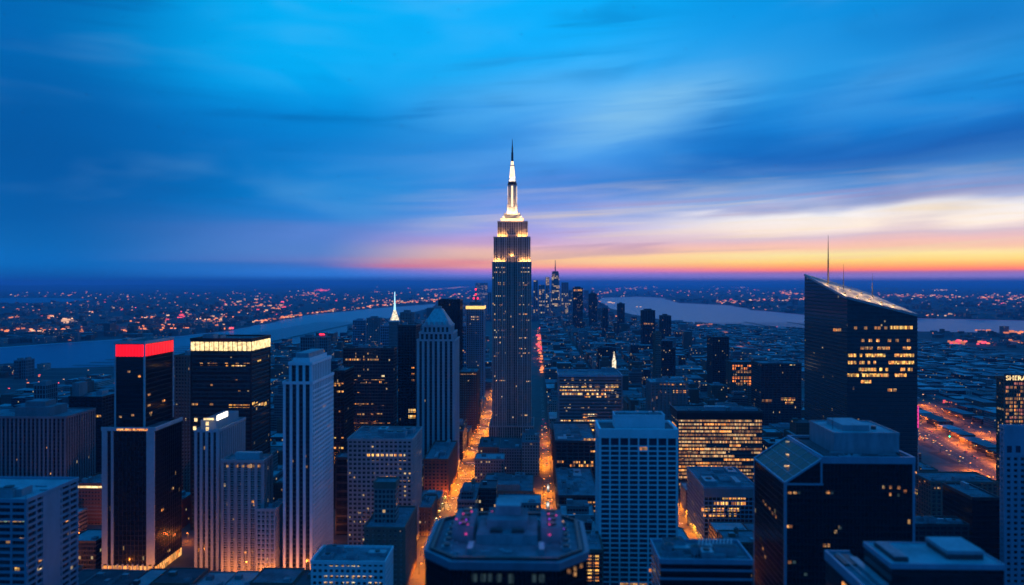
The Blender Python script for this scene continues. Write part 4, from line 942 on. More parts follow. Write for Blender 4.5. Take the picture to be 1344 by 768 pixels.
B = tower('lit_slab_office', 'wide black-roofed office glowing amber on almost every floor', 'office building', 889, 1001, 541, 800, uS=880, glass='glass_office', stone='metal_dark', pier=None, band=(3.7, 1.35, .6), nroof=7, nick='the amber-lit slab office', roof='roof_dark')
X0, X1, Y, Y1, H, pd = B_info[B.name]; q = MB(); q.ring(X0 - .3, X1 + .3, Y - .3, Y1 + .3, H - 7.5, H - .5, 1.5, 'black_frame'); q.build('fascia', B)
rr = random.Random(3); v = 552.6
while v < 640:
    k = 891
    while k < 999:
        w_ = rr.uniform(14, 44); 
        if rr.random() < (.93 if v < 600 else .8): lit(B, 'F', v, k, min(1000, k + w_), 1, 2.6, ['lit_cream_dim', 'lit_cream_dim', 'lit_amber', 'lit_dim2'], 1, out=.3, wfrac=1.0)
        k += w_ + rr.choice([0, 0, 1, 3])
    v += 4.62
for v in (556, 566, 571, 580, 585, 595, 604, 613, 622): lit(B, 'L', v, 881.5, 888, 1, 2.6, AMB, .9, out=.3)

B = tower('dark_corner_office', 'dark office with a big flat roof and yellow lit floors right of the right-hand avenue', 'office building', 922, 994, 641, 667, uS=902, X0=146.2, glass='glass_black', stone='blue_frame', pier=(3.6, .5, .4), band=(3.8, 1.0, .35), nroof=6, nick='the dark corner office', par='blue_frame')
X0, X1, Y, Y1, H, pd = B_info[B.name]; q = MB(); q.ring(X0 - .4, X1 + .4, Y - .4, Y1 + .4, H - 8, H - .6, 1.2, 'grey_stone'); q.build('fascia', B)
for (v, a, b_, n_) in [(653.5, 948, 979, 8), (661, 937, 979, 11), (669, 920.5, 974, 14), (676, 923, 967, 12), (689, 932, 961, 9), (696, 930, 958, 8)]: lit(B, 'F', v, a, b_, n_, 4.2, ['lit_yellow', 'lit_amber', 'lit_yellow'], .95 if v < 690 else .6)
for (u_, v_) in [(908, 660), (910, 676), (918, 690), (918, 715), (907, 690)]: lit(B, 'L', v_, u_, u_ + 3, 1, 3.5, ['lit_dim'])

# small far blocks mid right
B = tower('dark_tower', 'tall dark tower standing alone over the low blocks right of centre', 'tower', 935, 957, 443, 1420, depth=45, glass='glass_navy', stone='metal_dark', pier=(4, .7, .4), band=(3.8, .8, .2), nroof=1, nick='the lone dark tower')
B = tower('orange_block', 'mid-rise block washed in orange light left of the slanted glass tower', 'office building', 960, 998, 476, 1330, depth=40, glass='glass_stone', stone='brick', pier=(5, 1.6, .5), band=(3.8, 1, .3), nroof=2, nick='the orange-washed block')
for v in (480, 484, 488, 496, 500, 504): lit(B, 'F', v + 0., 961, 996, 7, 3.0, ['far_amber_dim', 'far_amber_dim', 'lit_dim'], .75, seed=int(v))
B = tower('blue_block', 'dark blue block with a flat roof directly left of the slanted glass tower', 'office building', 998, 1052, 478, 1180, depth=50, glass='glass_navy', stone='metal_dark', pier=(6, 1, .4), band=(3.8, 1.2, .3), nroof=3, nick='the dark blue block')
lit(B, 'F', 478.5, 1036, 1044, 2, 2, ['lit_cream']); lit(B, 'F', 524, 1024, 1044, 4, 3.6, AMB, .95); lit(B, 'F', 529, 1030, 1042, 3, 3, AMB, .9); lit(B, 'F', 526, 1000, 1018, 4, 3, DIM, .8)
for i, (a, b_, v, Y, lb) in enumerate([(843, 860, 408, 2350, 'left tower of the dark pair before the right river'), (868, 881, 415, 2300, 'right tower of the dark pair before the right river'), (811, 820, 399, 3100, 'lone dark tower on the right river edge'),
                                    (752, 765, 378, 3300, 'dark tower at the water between the distant spire and the right river'), (773, 784, 386, 3600, 'dark slab at the left tip of the right river'), (791, 798, 405, 3000, 'stubby dark tower left of the lone tower on the river edge')]):
    B = tower('far_tower', lb, 'tower', a, b_, v, Y, depth=40, glass='glass_navy', stone='metal_dark', pier=(8, 1.4, .5), band=None, nroof=0)
    X0, X1, Yf, Y1, H, pd = B_info[B.name]; q = MB(); q.box(X0 + 8, X1 - 10, Yf + 8, Y1 - 8, H, H + 6, 'metal_dark', 'roof'); q.build('penthouse', B)
    if i == 0: lit(B, 'F', 425, 845, 858, 3, 1.6, DIM)
    if i == 3: lit(B, 'F', 381, 753, 764, 4, 2.4, AMB, 1); lit(B, 'F', 392, 753, 757, 2, 1.5, AMB)
# distant downtown cluster with its spire
def far_spire():
    Y = 5600.; x0, x1 = pX(723, Y), pX(735, Y); xm = (x0+x1)/2; z1 = pZ(356, xm, Y)
    B = root('distant_spire_tower', 'distant warm-lit downtown tower with a thin mast rising above the horizon', 'tower', (xm, Y + 35, 0)); NICK.append((None, xm, Y, z1)); FOOT.append((x0, x1, Y, Y + 70))
    q = MB(); q.box(x0, x1, Y, Y + 70, 0, 60, 'far_tower_wall'); q.prism([(x0,Y),(x1,Y),(x1,Y+70),(x0,Y+70)], 60, z1 - 12, 'far_tower_wall', poly2=[(x0+8,Y+8),(x1-8,Y+8),(x1-8,Y+62),(x0+8,Y+62)]); q.build('wall', B)
    q = MB(); q.box(x0 + 12, x1 - 12, Y + 12, Y + 58, z1 - 12, z1, 'metal_dark'); q.build('crown', B)
    q = MB(); q.cyl(xm, Y + 35, 5, 1.5, z1, z1 + 84, 'metal_dark', 6); q.build('mast', B)
far_spire()
for (a, b_, v, Y, lb) in [(700, 706, 368, 5000, 'leftmost slim tower of the distant downtown cluster'), (716, 721, 364, 5400, 'slim tower just left of the distant mast tower'), (707, 715, 374, 4900, 'broad short tower of the distant downtown cluster'), (737, 746, 371, 5700, 'tower just right of the distant mast tower'), (746, 751, 381, 5200, 'low tower at the right end of the distant downtown cluster'),
                          (640, 645, 384, 4700, 'faint tower touching the left edge of the floodlit spire tower'), (624, 640, 371.5, 12000, 'faint mast-topped block on the horizon left of the floodlit spire tower')]:
    B = tower('far_tower', lb, 'tower', a, b_, v, Y, depth=60, glass='far_tower_wall', stone='blue_frame', pier=(14, 3, .8), band=None, nroof=0)

# slanted glass tower
def slanted():
    Y = 760.; x0, x1 = pX(1112, Y), pX(1204, Y); Y1 = x0 / tx(1056)
    P = [(x0, Y), (x1, Y), (x1, Y1), (x0, Y1)]
    H = [pZ(391, x0, Y), pZ(414, x1, Y), pZ(384, x1, Y1), pZ(361, x0, Y1)]
    B = root('slanted_tower', 'dark glass tower with a steeply slanted roof, lit yellow floors and a tall antenna', 'tower', ((x0+x1)/2, (Y+Y1)/2, 0)); FOOT.append((x0, x1, Y, Y1)); NICK.append(('the slanted glass tower', (x0+x1)/2, Y, 220))
    q = MB(); q.prism(P, 0, H, 'glass_green', 'slant_roof', u0=1.1); q.build('glass_wall', B)
    q = MB(); zz = 8.
    while zz < 196:
        q.ring(x0 - .35, x1 + .35, Y - .35, Y1 + .35, zz, zz + 1.1, .4, 'metal_dark'); zz += 3.95
    q.build('floor_band', B)
    q = MB()
    for i in range(4):
        j = (i + 1) % 4; a, b_ = P[i], P[j]
        o = ((0,-1),(1,0),(0,1),(-1,0))[i]; t_ = .7
        pa = [(a[0], a[1], H[i]), (b_[0], b_[1], H[j])]
        top = [(x, y, z + 1.2) for x, y, z in pa]; bot = [(x, y, z - 1.2) for x, y, z in pa]
        off = lambda p: (p[0] + o[0]*t_, p[1] + o[1]*t_, p[2]); inn = lambda p: (p[0] - o[0]*t_, p[1] - o[1]*t_, p[2])
        q.face([off(bot[0]), off(bot[1]), off(top[1]), off(top[0])], [(0,0)]*4, 'metal'); q.face([off(top[0]), off(top[1]), inn(top[1]), inn(top[0])], [(0,0)]*4, 'metal'); q.face([inn(bot[1]), inn(bot[0]), inn(top[0]), inn(top[1])], [(0,0)]*4, 'metal')
    q.build('roof_edge', B)
    # ribs over the sloping roof
    q = MB()
    for k in range(1, 22):
        f_ = k / 22; xa = x0 + (x1 - x0)*f_; za = H[0] + (H[1]-H[0])*f_; zb = H[3] + (H[2]-H[3])*f_
        q.prism([(xa-.35, Y+.8), (xa+.35, Y+.8), (xa+.35, Y1-.8), (xa-.35, Y1-.8)], [za, za, zb, zb], [za+.9, za+.9, zb+.9, zb+.9], 'metal')
    q.build('roof_rib', B)
    for (u_, hgt, r0, yy) in [(1087, 54, .9, .75), (1107, 28, .45, .55), (1145, 26, .45, .6)]:
        yA = Y + (Y1-Y)*yy; xa = pX(u_, yA)
        if xa < x0: yA = x0 / tx(u_) + 3; xa = x0 + 3
        f_ = (xa-x0)/(x1-x0); g_ = (yA-Y)/(Y1-Y); zr = (H[0]*(1-f_) + H[1]*f_)*(1-g_) + (H[3]*(1-f_)+H[2]*f_)*g_
        m_ = MB(); m_.cyl(xa, yA, r0, r0*.8, zr, zr + hgt*.5, 'metal_dark', 8); m_.cyl(xa, yA, r0*.7, r0*.2, zr + hgt*.5, zr + hgt, 'metal_dark', 8)
        for k in range(6): m_.box(xa - r0*1.3, xa + r0*1.3, yA - .1, yA + .1, zr + hgt*(.1 + .08*k), zr + hgt*(.1 + .08*k) + .3, 'metal_dark')
        m_.build('antenna', B)
    B_info[B.name] = (x0, x1, Y, Y1, H[0], 0)
    for (v, a, b_, n_, dn, mm) in [(433, 1060, 1110, 9, .35, DIM), (430, 1168, 1198, 8, .95, YEL), (430.5, 1112, 1165, 12, .4, DIM), (447, 1130, 1200, 14, .3, DIM),
            (466.5, 1113, 1166, 14, .92, YEL), (466.5, 1174, 1200, 7, .92, YEL), (476, 1113, 1150, 10, .92, YEL), (476, 1166, 1200, 9, .95, YEL), (485, 1127, 1166, 10, .8, YEL), (485, 1182, 1198, 5, .7, YEL),
            (492.5, 1112, 1190, 20, .9, YEL), (501, 1130, 1147, 5, .9, YEL), (457, 1118, 1196, 14, .35, DIM), (512, 1114, 1190, 12, .4, DIM), (520, 1120, 1180, 9, .4, DIM), (501, 1150, 1198, 12, .4, DIM), (529, 1128, 1152, 7, .95, YEL), (529, 1168, 1192, 6, .9, YEL), (544, 1178, 1194, 4, .6, DIM)]:
        lit(B, 'F', v, a, b_, n_, 4.1 if mm is YEL else 3.6, ['lit_yellow', 'lit_amber', 'lit_yellow'] if mm is YEL else mm, dn, out=.42)
    for (v, a, b_, n_, dn, mm) in [(471, 1056, 1068, 3, .9, YEL), (473, 1072, 1096, 5, 1, YEL), (466, 1100, 1111, 3, .6, DIM), (503, 1080, 1092, 3, .6, DIM), (531, 1071, 1094, 4, 1, YEL), (484, 1060, 1108, 7, .5, DIM), (494, 1058, 1108, 7, .45, DIM), (515, 1062, 1108, 6, .4, DIM), (455, 1058, 1108, 6, .3, DIM), (545, 1064, 1108, 6, .4, DIM)]:
        lit(B, 'L', v, a, b_, n_, 4.8 if mm is YEL else 3.8, mm, dn, out=.42)
    for a in (.12, .3, .48, .66, .84):  # roof lamps added to give the slope the beige of reflected sunset
        for g_ in (.22, .62):
            xx = x0 + (x1-x0)*a; yy = Y + (Y1-Y)*g_; zr = (H[0]*(1-a) + H[1]*a)*(1-g_) + (H[3]*(1-a)+H[2]*a)*g_
            q = MB(); q.box(xx - .8, xx + .8, yy - .8, yy + .8, zr - .5, zr + 1.6, 'metal_dark'); q.box(xx - .6, xx + .6, yy - .6, yy + .6, zr + 1.6, zr + 2.0, 'gold_glow'); fo = q.build('roof_light', B)
            point((xx, yy, zr + 9), 9000 if g_ > .5 else 13000, (1, .48, .17), 1.5, fo)
    # street lights reach its dark flank from the avenue
slanted()

# near dark glass tower with a cut glass corner
def notch():
    Y = 450.; x0, x1 = pX(1030, Y), pX(1200, Y); Y1 = x0/tx(990); H = pZ(603, (x0+x1)/2, Y); zl = pZ(634, x0, Y); xm = pX(1078, Y)
    B = root('corner_cut_tower', 'near black glass tower with pale frame lines and a sloping skylight at its roof edge', 'tower', ((x0+x1)/2, (Y+Y1)/2, 0)); FOOT.append((x0, x1, Y, Y1)); NICK.append(('the near black tower with the cut corner', (x0+x1)/2, Y, H))
    q = MB(); q.box(xm, x1, Y, Y1, 0, H, 'glass_black', 'roof_dark'); q.box(x0, xm, Y, Y1, 0, zl, 'glass_black', 'roof_dark', u0=3); q.build('glass_wall', B)
    q = MB(); q.face([(x0, Y, zl), (xm, Y, zl), (xm, Y, H)], [(0, zl), (12, zl), (12, H)], 'glass_black'); q.face([(xm, Y1, zl), (x0, Y1, zl), (xm, Y1, H)], [(0, zl), (12, zl), (12, H)], 'glass_black')
    q.face([(x0, Y, zl), (xm, Y, H), (xm, Y1, H), (x0, Y1, zl)], [(0, 0), (12, 0), (12, 60), (0, 60)], 'skylight'); q.build('skylight', B)
    q = MB(); fr = 'blue_frame'; e = 1.1
    q.box(x0 - .35, x0 + e, Y - .35, Y + e, 0, zl, fr); q.box(x1 - e, x1 + .35, Y - .35, Y + e, 0, H - .9, fr); q.box(x0 - .35, x0 + e, Y1 - e, Y1 + .35, 0, zl, fr); q.box(xm - e/2, xm + e/2, Y - .34, Y + .3, zl, H - .9, fr)
    q.build('corner_frame', B); q = MB(); q.box(x0 + e, xm + e, Y - .3, Y + .3, zl - 1.2, zl, fr, bottom=True); q.build('cross_beam', B)
    q = MB()
    def beam(p, r, w=.55):
        p, r = Vector(p), Vector(r); d = (r-p).normalized(); s_ = d.cross(Vector((0,0,1))).normalized()*w; up = s_.cross(d).normalized()*w
        c4 = [p - s_ - up, p + s_ - up, p + s_ + up, p - s_ + up]; e4 = [v_ + (r-p) for v_ in c4]
        for i in range(4): j = (i+1) % 4; q.face([c4[i], e4[i], e4[j], c4[j]], [(0,0)]*4, fr)
        q.face(c4, [(0,0)]*4, fr); q.face(e4[::-1], [(0,0)]*4, fr)
    beam((x0, Y, zl), (xm, Y, H)); beam((x0, Y1, zl), (xm, Y1, H)); beam((x0, Y, zl), (x0, Y1, zl)); beam((xm, Y, H), (xm, Y1, H), .4)
    for k in range(1, 6): f_ = k/6; beam((x0, Y + (Y1-Y)*f_, zl), (xm, Y + (Y1-Y)*f_, H), .14)
    for k in (1, 2, 3): f_ = k/4; beam((x0 + (xm-x0)*f_, Y, zl + (H-zl)*f_), (x0 + (xm-x0)*f_, Y1, zl + (H-zl)*f_), .14)
    q.build('skylight_frame', B)
    q = MB(); q.ring(xm + .3, x1 + .5, Y - .5, Y1 + .5, H - 2.4, H + 1.6, 1.4, fr); q.ring(xm + 4, x1 - 3, Y + 5, Y1 - 5, H + .1, H + 1.1, .6, 'metal_dark'); q.build('parapet', B)
    a, b_ = pX(1092, Y + 18), pX(1177, Y + 18)
    q = MB(); q.box(a, b_, Y + 15, Y1 - 6, H, H + 12, 'metal', 'roof_pale'); q.ring(a - .2, b_ + .2, Y + 14.8, Y1 - 5.8, H + 11.2, H + 12.8, .5, 'metal'); q.build('plant_room', B)
    q = MB(); q.box(a + 9, a + 25, Y + 24, Y1 - 12, H + 12, H + 15.5, 'metal', 'roof_pale'); q.cyl(a + 5, Y + 30, .2, .1, H + 12, H + 22, 'metal_dark', 6); q.cyl(a + 30, Y + 30, 1.5, 1.5, H + 12, H + 14, 'metal_dark', 12); q.build('rooftop_unit', B)
    roofkit(B, xm + 6, x1 - 4, Y + 1, Y + 15, H, 3, 12, hmax=2)
    B_info[B.name] = (x0, x1, Y, Y1, H, 0)
    q = MB()
    nx = 34
    for k in range(1, nx): c0 = x0 + (x1-x0)*k/nx; q.box(c0 - .09, c0 + .09, Y - .18, Y + .02, 0, (zl if c0 < xm else H - 2.4) - .01, 'black_frame')
    for k in range(1, 26): c0 = Y + (Y1-Y)*k/26; q.box(x0 - .18, x0 + .02, c0 - .09, c0 + .09, 0, zl - .01, 'black_frame')
    zz = 3.
    while zz < zl - 2: q.ring(x0 - .1, x1 + .1, Y - .1, Y1 + .1, zz, zz + .5, .13, 'black_frame'); zz += 3.9
    q.build('mullion', B)
    for (u_, v_, w_, mm) in [(1034, 646.5, 5, 'lit_dim'), (1041, 646.5, 5, 'lit_dim'), (1047, 646.5, 4, 'lit_faint'), (1084, 646.5, 6, 'lit_dim'), (1091, 646.5, 3, 'lit_faint'), (1031, 691, 5, 'lit_amber'), (1036.5, 691, 4, 'lit_dim'),
                             (1095, 698, 4, 'lit_cream_dim'), (1100, 693, 5, 'lit_faint'), (1080, 716, 5, 'lit_dim'), (1086, 716, 4, 'lit_dim'), (1034, 738, 5, 'lit_dim'), (1040, 738, 5, 'lit_faint'), (1055, 754, 5, 'lit_faint'),
                             (1158, 639.5, 3, 'lit_cream_dim'), (1167, 639.5, 4, 'lit_cream_dim'), (1178, 640, 4, 'lit_dim'), (1186, 645, 4, 'lit_dim'), (1167, 649, 3, 'lit_dim'), (1178, 650, 3, 'lit_faint'), (1100, 692, 2, 'lit_cream_dim')]:
        lit(B, 'F', v_, u_, u_ + w_, 1, 4.0, [mm], out=.05, wfrac=.9)
    for (u_, v_) in [(1001, 658), (1004, 663), (1009, 668), (1013, 674), (1017, 678), (1000, 720), (1003, 731)]: lit(B, 'L', v_, u_, u_ + 2.2, 1, 3.5, ['lit_dim'], out=.05)
    for (xx, yy, w_) in ((.35, .3, 1.6), (.6, .55, .8), (.9, .85, 1.2)):
        q = MB(); xa = x0 + (xm-x0)*xx; ya = Y + (Y1-Y)*yy; za = zl + (H-zl)*xx; q.box(xa - w_, xa + w_, ya - .4, ya + .4, za + .3, za + .9, 'lit_cream'); q.build('skylight_lamp', B)
notch()

# bottom right roof
def corner_roof():
    B = root('flat_roof_block', 'near dark block with two flat blue roof levels, cut by the bottom edge at right', 'office building', (165, 315, 0)); NICK.append(('the near flat-roofed block', 165, 300, 120))
    x0, x1 = pX(1170, 300), pX(1318, 300); y1 = x0/tx(1134); H = pZ(741, x0, 300); FOOT.append((118, 190, 262, 345))
    q = MB(); q.box(x0, x1, 300, y1, 0, H, 'glass_black', 'roof_pale'); q.build('glass_wall', B)
    q = MB(); q.ring(x0 - .3, x1 + .3, 299.7, y1 + .3, H - 1.6, H + .5, .5, 'blue_frame'); q.build('parapet', B)
    q = MB(); q.box(127, x0 - .5, 262, 338, 0, 112, 'glass_black', 'roof'); q.box(x0 - .5, x1 + 2, 262, 299.4, 0, 112, 'glass_black', 'roof', u0=70); q.build('lower_wall', B)
    q = MB(); q.box(126.6, 127.4, 262, 338.4, 109, 113, 'blue_frame'); q.box(127.4, x0 - .6, 337.6, 338.4, 109, 113, 'blue_frame'); q.box(131, 131.5, 264, 336, 112, 113, 'metal'); q.build('parapet', B)
    q = MB(); 
    xa, xb = pX(1160, 312), pX(1196, 312); q.box(xa, xa + 5.5, 303, 321, H, H + 1.6, 'metal_dark', 'roof_dark')
    for k in range(9): q.box(xa + .3, xa + 5.2, 304 + k*1.9, 305 + k*1.9, H + 1.6, H + 2, 'metal')
    q.build('louvre_unit', B)
    q = MB(); xa, xb = pX(1240, 308), pX(1287, 308); q.box(xa, xb, 306, 322, H, H + 2.2, 'metal_dark'); q.box(xa - .4, xb + .2, 305.6, 322.4, H + 2.2, H + 3.6, 'metal', 'roof_pale'); q.build('plant_room', B)
    for k in range(5):
        q = MB(); yy = 318 - k*7.5; q.box(126.75, 127.1, yy - 2, yy + 1.2, 103.8, 106.6, 'lit_amber'); q.build('lit_window', B)
    q = MB(); q.box(134, 137, 300, 330, 112, 113.2, 'metal'); q.box(129, 135, 322, 334, 112, 112.8, 'metal_dark'); q.cyl(133, 290, .6, .6, 112, 114, 'metal', 8); q.build('roof_duct', B)
corner_roof()

# cluttered low roof at the bottom, between grid tower and the near black tower
B = tower('cluttered_roof_block', 'near low block with tanks and striped louvres on its roof, bottom right of centre', 'office building', 866, 988, 738, 350, depth=27, glass='glass_black', stone='blue_frame', pier=None, band=(4, 1, .3), nroof=9, nick='the near block with roof tanks', seed=8)
X0, X1, Y, Y1, H, pd = B_info[B.name]
q = MB()
for k in range(10): q.prism([(X1 - 22 + k*1.7, Y + 14), (X1 - 21.3 + k*1.7, Y + 14), (X1 - 18.3 + k*1.7, Y + 25), (X1 - 19 + k*1.7, Y + 25)], H + 1, H + 2.6, 'metal')
q.build('louvre_unit', B)
for (a, b_) in ((6, 10), (11, 18), (18, 8)):
    q = MB(); q.cyl(X0 + a, Y + b_, 2.3, 2.3, H + 1.2, H + 4.6, 'metal', 14); q.cyl(X0 + a, Y + b_, 2.4, .2, H + 4.6, H + 5.6, 'metal_dark', 14); q.box(X0 + a - 1.8, X0 + a + 1.8, Y + b_ - 1.8, Y + b_ + 1.8, H, H + 1.2, 'metal_dark'); q.build('water_tank', B)

# right edge: near pale tower and the lit hotel with a roof sign
B = tower('edge_tower', 'near pale blue tower with two square openings, cut by the right edge', 'tower', 1318, 1440, 562, 520, uS=1312, glass='glass_plain', stone='blue_frame', pier=(4.5, 2.3, .7), band=(3.9, 1.9, .6), nroof=2, nick='the right edge tower')
X0, X1, Y, Y1, H, pd = B_info[B.name]
q = MB(); q.box(X0 - .1, X1 + .1, Y - .1, Y + .9, H - 19, H, 'blue_frame'); q.build('fascia', B)
for u_ in (1321.5, 1333): q = MB(); xx = pX(u_, Y); q.box(xx, xx + 3.2, Y - .16, Y - .1, H - 16.5, H - 12, 'win_dark', bottom=True); q.build('window', B)
B = tower('hotel_tower', 'warm-lit hotel tower with white sign letters along its roof at the right edge', 'hotel', 1318, 1440, 497, 760, depth=13, glass='hotel_wall', stone='brown_stone', pier=(4.4, 1.0, .4), band=(3.6, 1.0, .3), nroof=1, nick='the hotel with the roof sign')
X0, X1, Y, Y1, H, pd = B_info[B.name]
cu = D.curves.new('sign_lettering', 'FONT'); cu.body = 'SHERATON'; cu.size = 6.3; cu.extrude = .3; cu.space_character = 1.08
cu.materials.append(M['cream_screen']); tmp_ = D.objects.new('lettering_curve', cu); COL.objects.link(tmp_)
me_ = D.meshes.new_from_object(tmp_.evaluated_get(bpy.context.evaluated_depsgraph_get())); D.objects.remove(tmp_)
so = D.objects.new('sign_lettering', me_); COL.objects.link(so); so.parent = B
so.rotation_euler = (R(90), 0, 0); so.location = Vector((X0 + 1.0, Y - 1.2, H - 1.5)) - Vector(B.location)
q = MB(); q.box(X0 - .6, X1 + .6, Y - .9, Y - .5, H - 3, H + 4.2, 'metal_dark'); q.build('sign_backing', B)
for v in range(503, 560, 5):
    lit(B, 'F', v + .5, 1320, 1344, 5, 3.1, ['lit_amber', 'lit_dim', 'lit_dim', 'hot_pink_dim'], .75, out=.3, seed=v)
# magenta-lit mast and low blocks by the boulevard
def mast():
    Y = 905.; x = pX(1202.5, Y); z1 = pZ(523, x, Y); B = root('lit_mast', 'slim pylon with a magenta light strip at the right foot of the slanted glass tower', 'pylon', (x, Y, 0))
    q = MB(); q.cyl(x, Y, 3.0, 1.8, 0, z1, 'metal', 12); q.build('pole', B)
    q = MB(); q.box(x - 1.4, x + 1.4, Y - 3.3, Y - 3.0, pZ(561, x, Y), z1 - 8, 'pink_glow', bottom=True)
    q.build('light_strip', B); q = MB(); q.cyl(x, Y, 3.4, 3.4, z1, z1 + 1.5, 'metal', 12); q.build('cap', B)
mast()
B = tower('lit_row_block', 'long low block with a row of dim lit windows below the glowing boulevard', 'office building', 1222, 1310, 634, 700, uS=1196, glass='glass_plain', stone='brown_stone', pier=(4.5, 1.6, .4), band=(3.8, 1.2, .3), nroof=4, nick='the long low block below the boulevard')
lit(B, 'F', 640, 1226, 1268, 12, 3.2, DIM, .7); lit(B, 'L', 622, 1198, 1203, 2, 6, AMB, 1); lit(B, 'L', 646, 1197, 1204, 2, 8, AMB, 1); lit(B, 'L', 632, 1206, 1216, 3, 2, DIM, .8)
B = tower('dark_annex', 'black windowless annex left of the right edge tower', 'office building', 1276, 1312, 655, 560, depth=40, glass='glass_black', stone='metal_dark', pier=None, band=None, nroof=1, nick='the black annex')
B = tower('flat_block', 'low flat-roofed block with a long pale parapet behind the near flat-roofed block', 'office building', 1196, 1305, 690, 545, uS=1180, glass='glass_navy', stone='metal_dark', pier=(5, 1, .4), band=(4, 1.2, .3), nroof=5, nick='the low block with the pale parapet', X1=pX(1272, 545))
HAZE = 4.2e-5
# ================================================================== ordinary buildings on the blocks
STY = [
  ('brick_building', 'red brick', 'brick building', facade('brick_block_wall', (.17,.08,.055), (.02,.022,.03), 2.6, 3.4, .5, .55, .03, .6, .9, .3)),
  ('brick_building', 'brown brick', 'brick building', facade('brown_block_wall', (.13,.09,.07), (.02,.022,.03), 2.8, 3.4, .5, .55, .026, .6, .9, .3)),
  ('stone_building', 'grey stone', 'stone building', facade('grey_block_wall', (.20,.20,.205), (.015,.02,.03), 3.0, 3.6, .55, .55, .03, .6, .8, .25)),
  ('stone_building', 'pale stone', 'stone building', facade('pale_block_wall', (.34,.33,.31), (.015,.02,.03), 3.2, 3.6, .55, .55, .026, .6, .8, .25)),
  ('office_building', 'dark glass', 'office building', facade('dark_glass_block_wall', (.035,.04,.05), (.010,.015,.022), 2.0, 3.7, .85, .65, .04, .6, .7, .12)),
  ('office_building', 'grey panel', 'office building', facade('grey_panel_block_wall', (.14,.15,.16), (.015,.02,.03), 2.4, 3.7, .8, .5, .04, .6, .7, .15)),
]
for i, s_ in enumerate(STY): M['sty%d' % i] = s_[3]
def overlaps(x0, x1, y0, y1, g=1.5):
    return any(x0 < b + g and x1 > a - g and y0 < d + g and y1 > c_ - g for (a, b, c_, d) in FOOT)
def cap(x, y):
    h = 200
    if y < 583: h = 13
    if -75 < x < 10: h = min(h, 42)
    if -135 < x < -90 and y < 900: h = min(h, 34)
    if 24 < x < 122: h = min(h, 42)
    if x < -120 and y < 760: h = min(h, 28)
    if 143 < x < 240 and y < 1000: h = min(h, 30)
    if 300 < x < 640 and y < 1250: h = min(h, 14 if x > 380 else 24)
    if x > 640: h = min(h, 18)
    if y > 1400 and x < -80: h = min(h, 60)
    return h
rb = random.Random(21)
lots = []
for i in range(len(xs_) - 1):
    bx0 = xs_[i][0] + xs_[i][1]/2 + 3; bx1 = xs_[i+1][0] - xs_[i+1][1]/2 - 3
    for j in range(2, len(ST) - 1):
        by0, by1 = ST[j] + 9, ST[j+1] - 9; far_ = by0 > 2300
        x = bx0
        while x < bx1 - 9:
            w = rb.uniform(15, 38); w = min(w, bx1 - x)
            if bx1 - (x + w) < 10: w = bx1 - x
            for (ya, yb) in (((by0, by1),) if rb.random() < .3 else ((by0, (by0+by1)/2 - 2), ((by0+by1)/2 + 2, by1))):
                a, b_ = x + .3, x + w - .5
                if overlaps(a, b_, ya, yb) : continue
                if a < 720 and b_ > 495 and 700 < yb and ya < 1700: continue
                if in_water((a+b_)/2, yb) or in_water((a+b_)/2, ya) or not in_city((a+b_)/2, yb): continue
                base = rb.choice([12, 16, 18, 22, 26, 32, 40]) if ya < 1500 else rb.choice([14, 18, 20, 24, 28, 34, 42])
                h = base * rb.uniform(.8, 1.25)
                if rb.random() < (.10 if ya < 1500 else .12): h *= rb.uniform(1.7, 2.6)
                if (a > 380 or a < -620): h *= .6
                c_ = cap((a+b_)/2, ya)
                if h > c_: h = c_ * rb.uniform(.6, 1)
                if -73 < a < -50 and 700 < ya < 1500: h = rb.uniform(27, 40)
                lots.append((a, b_, ya, yb, h, rb.randint(0, 5), rb.random()))
            x += w
for k in range(16):          # low sheds on the strip between the two carriageways
    y_ = 850 + 48*k; x_ = 508 + (y_ + 20 - 820)*.185 + 54
    lots.append((x_, x_ + rb.uniform(18, 26), y_, y_ + 38, rb.uniform(6, 11), rb.choice([0, 1, 2, 4]), rb.random()))
def view_area(l):
    a, b_, ya, yb, h = l[:5]
    u0_, v0_ = proj(a, ya, h); u1_, _ = proj(b_, ya, h); _, vb = proj(a, ya, 0); _, vr = proj(a, yb, h)
    U0, U1 = max(0, min(u0_, u1_)), min(1344, max(u0_, u1_)); V0, V1 = max(0, vr), min(768, vb)
    return max(0, U1 - U0) * max(0, V1 - V0)
# leave out what stands wholly behind the big towers
occ = []
for (nm_, x_, y_, h_), f_ in zip([n_ for n_ in NICK], FOOT): pass
for (a, b_, c_, d_) in FOOT:
    hh = max([n_[3] for n_ in NICK if a - 1 <= n_[1] <= b_ + 1 and abs(n_[2] - c_) < 80] or [0])
    if hh > 60:
        u0_, _ = proj(a, c_, 0); u1_, _ = proj(b_, c_, 0); _, vt = proj((a+b_)/2, c_, hh); occ.append((u0_, u1_, vt, c_))
def hidden(l):
    a, b_, ya, yb, h = l[:5]
    u0_, v0_ = proj(a, ya, h); u1_, _ = proj(b_, ya, h); _, vr = proj(a, yb, h)
    return any(o[0] < u0_ and o[1] > u1_ and o[2] < min(v0_, vr) and o[3] < ya for o in occ)
def visible(l): return view_area(l) > 1 and not hidden(l)
vis = [l for l in lots if visible(l)]
vis.sort(key=lambda l: -view_area(l))
single, rest_ = vis[:270], vis[270:]
NK = [n_ for n_ in NICK if n_[0]]
used_labels = {}
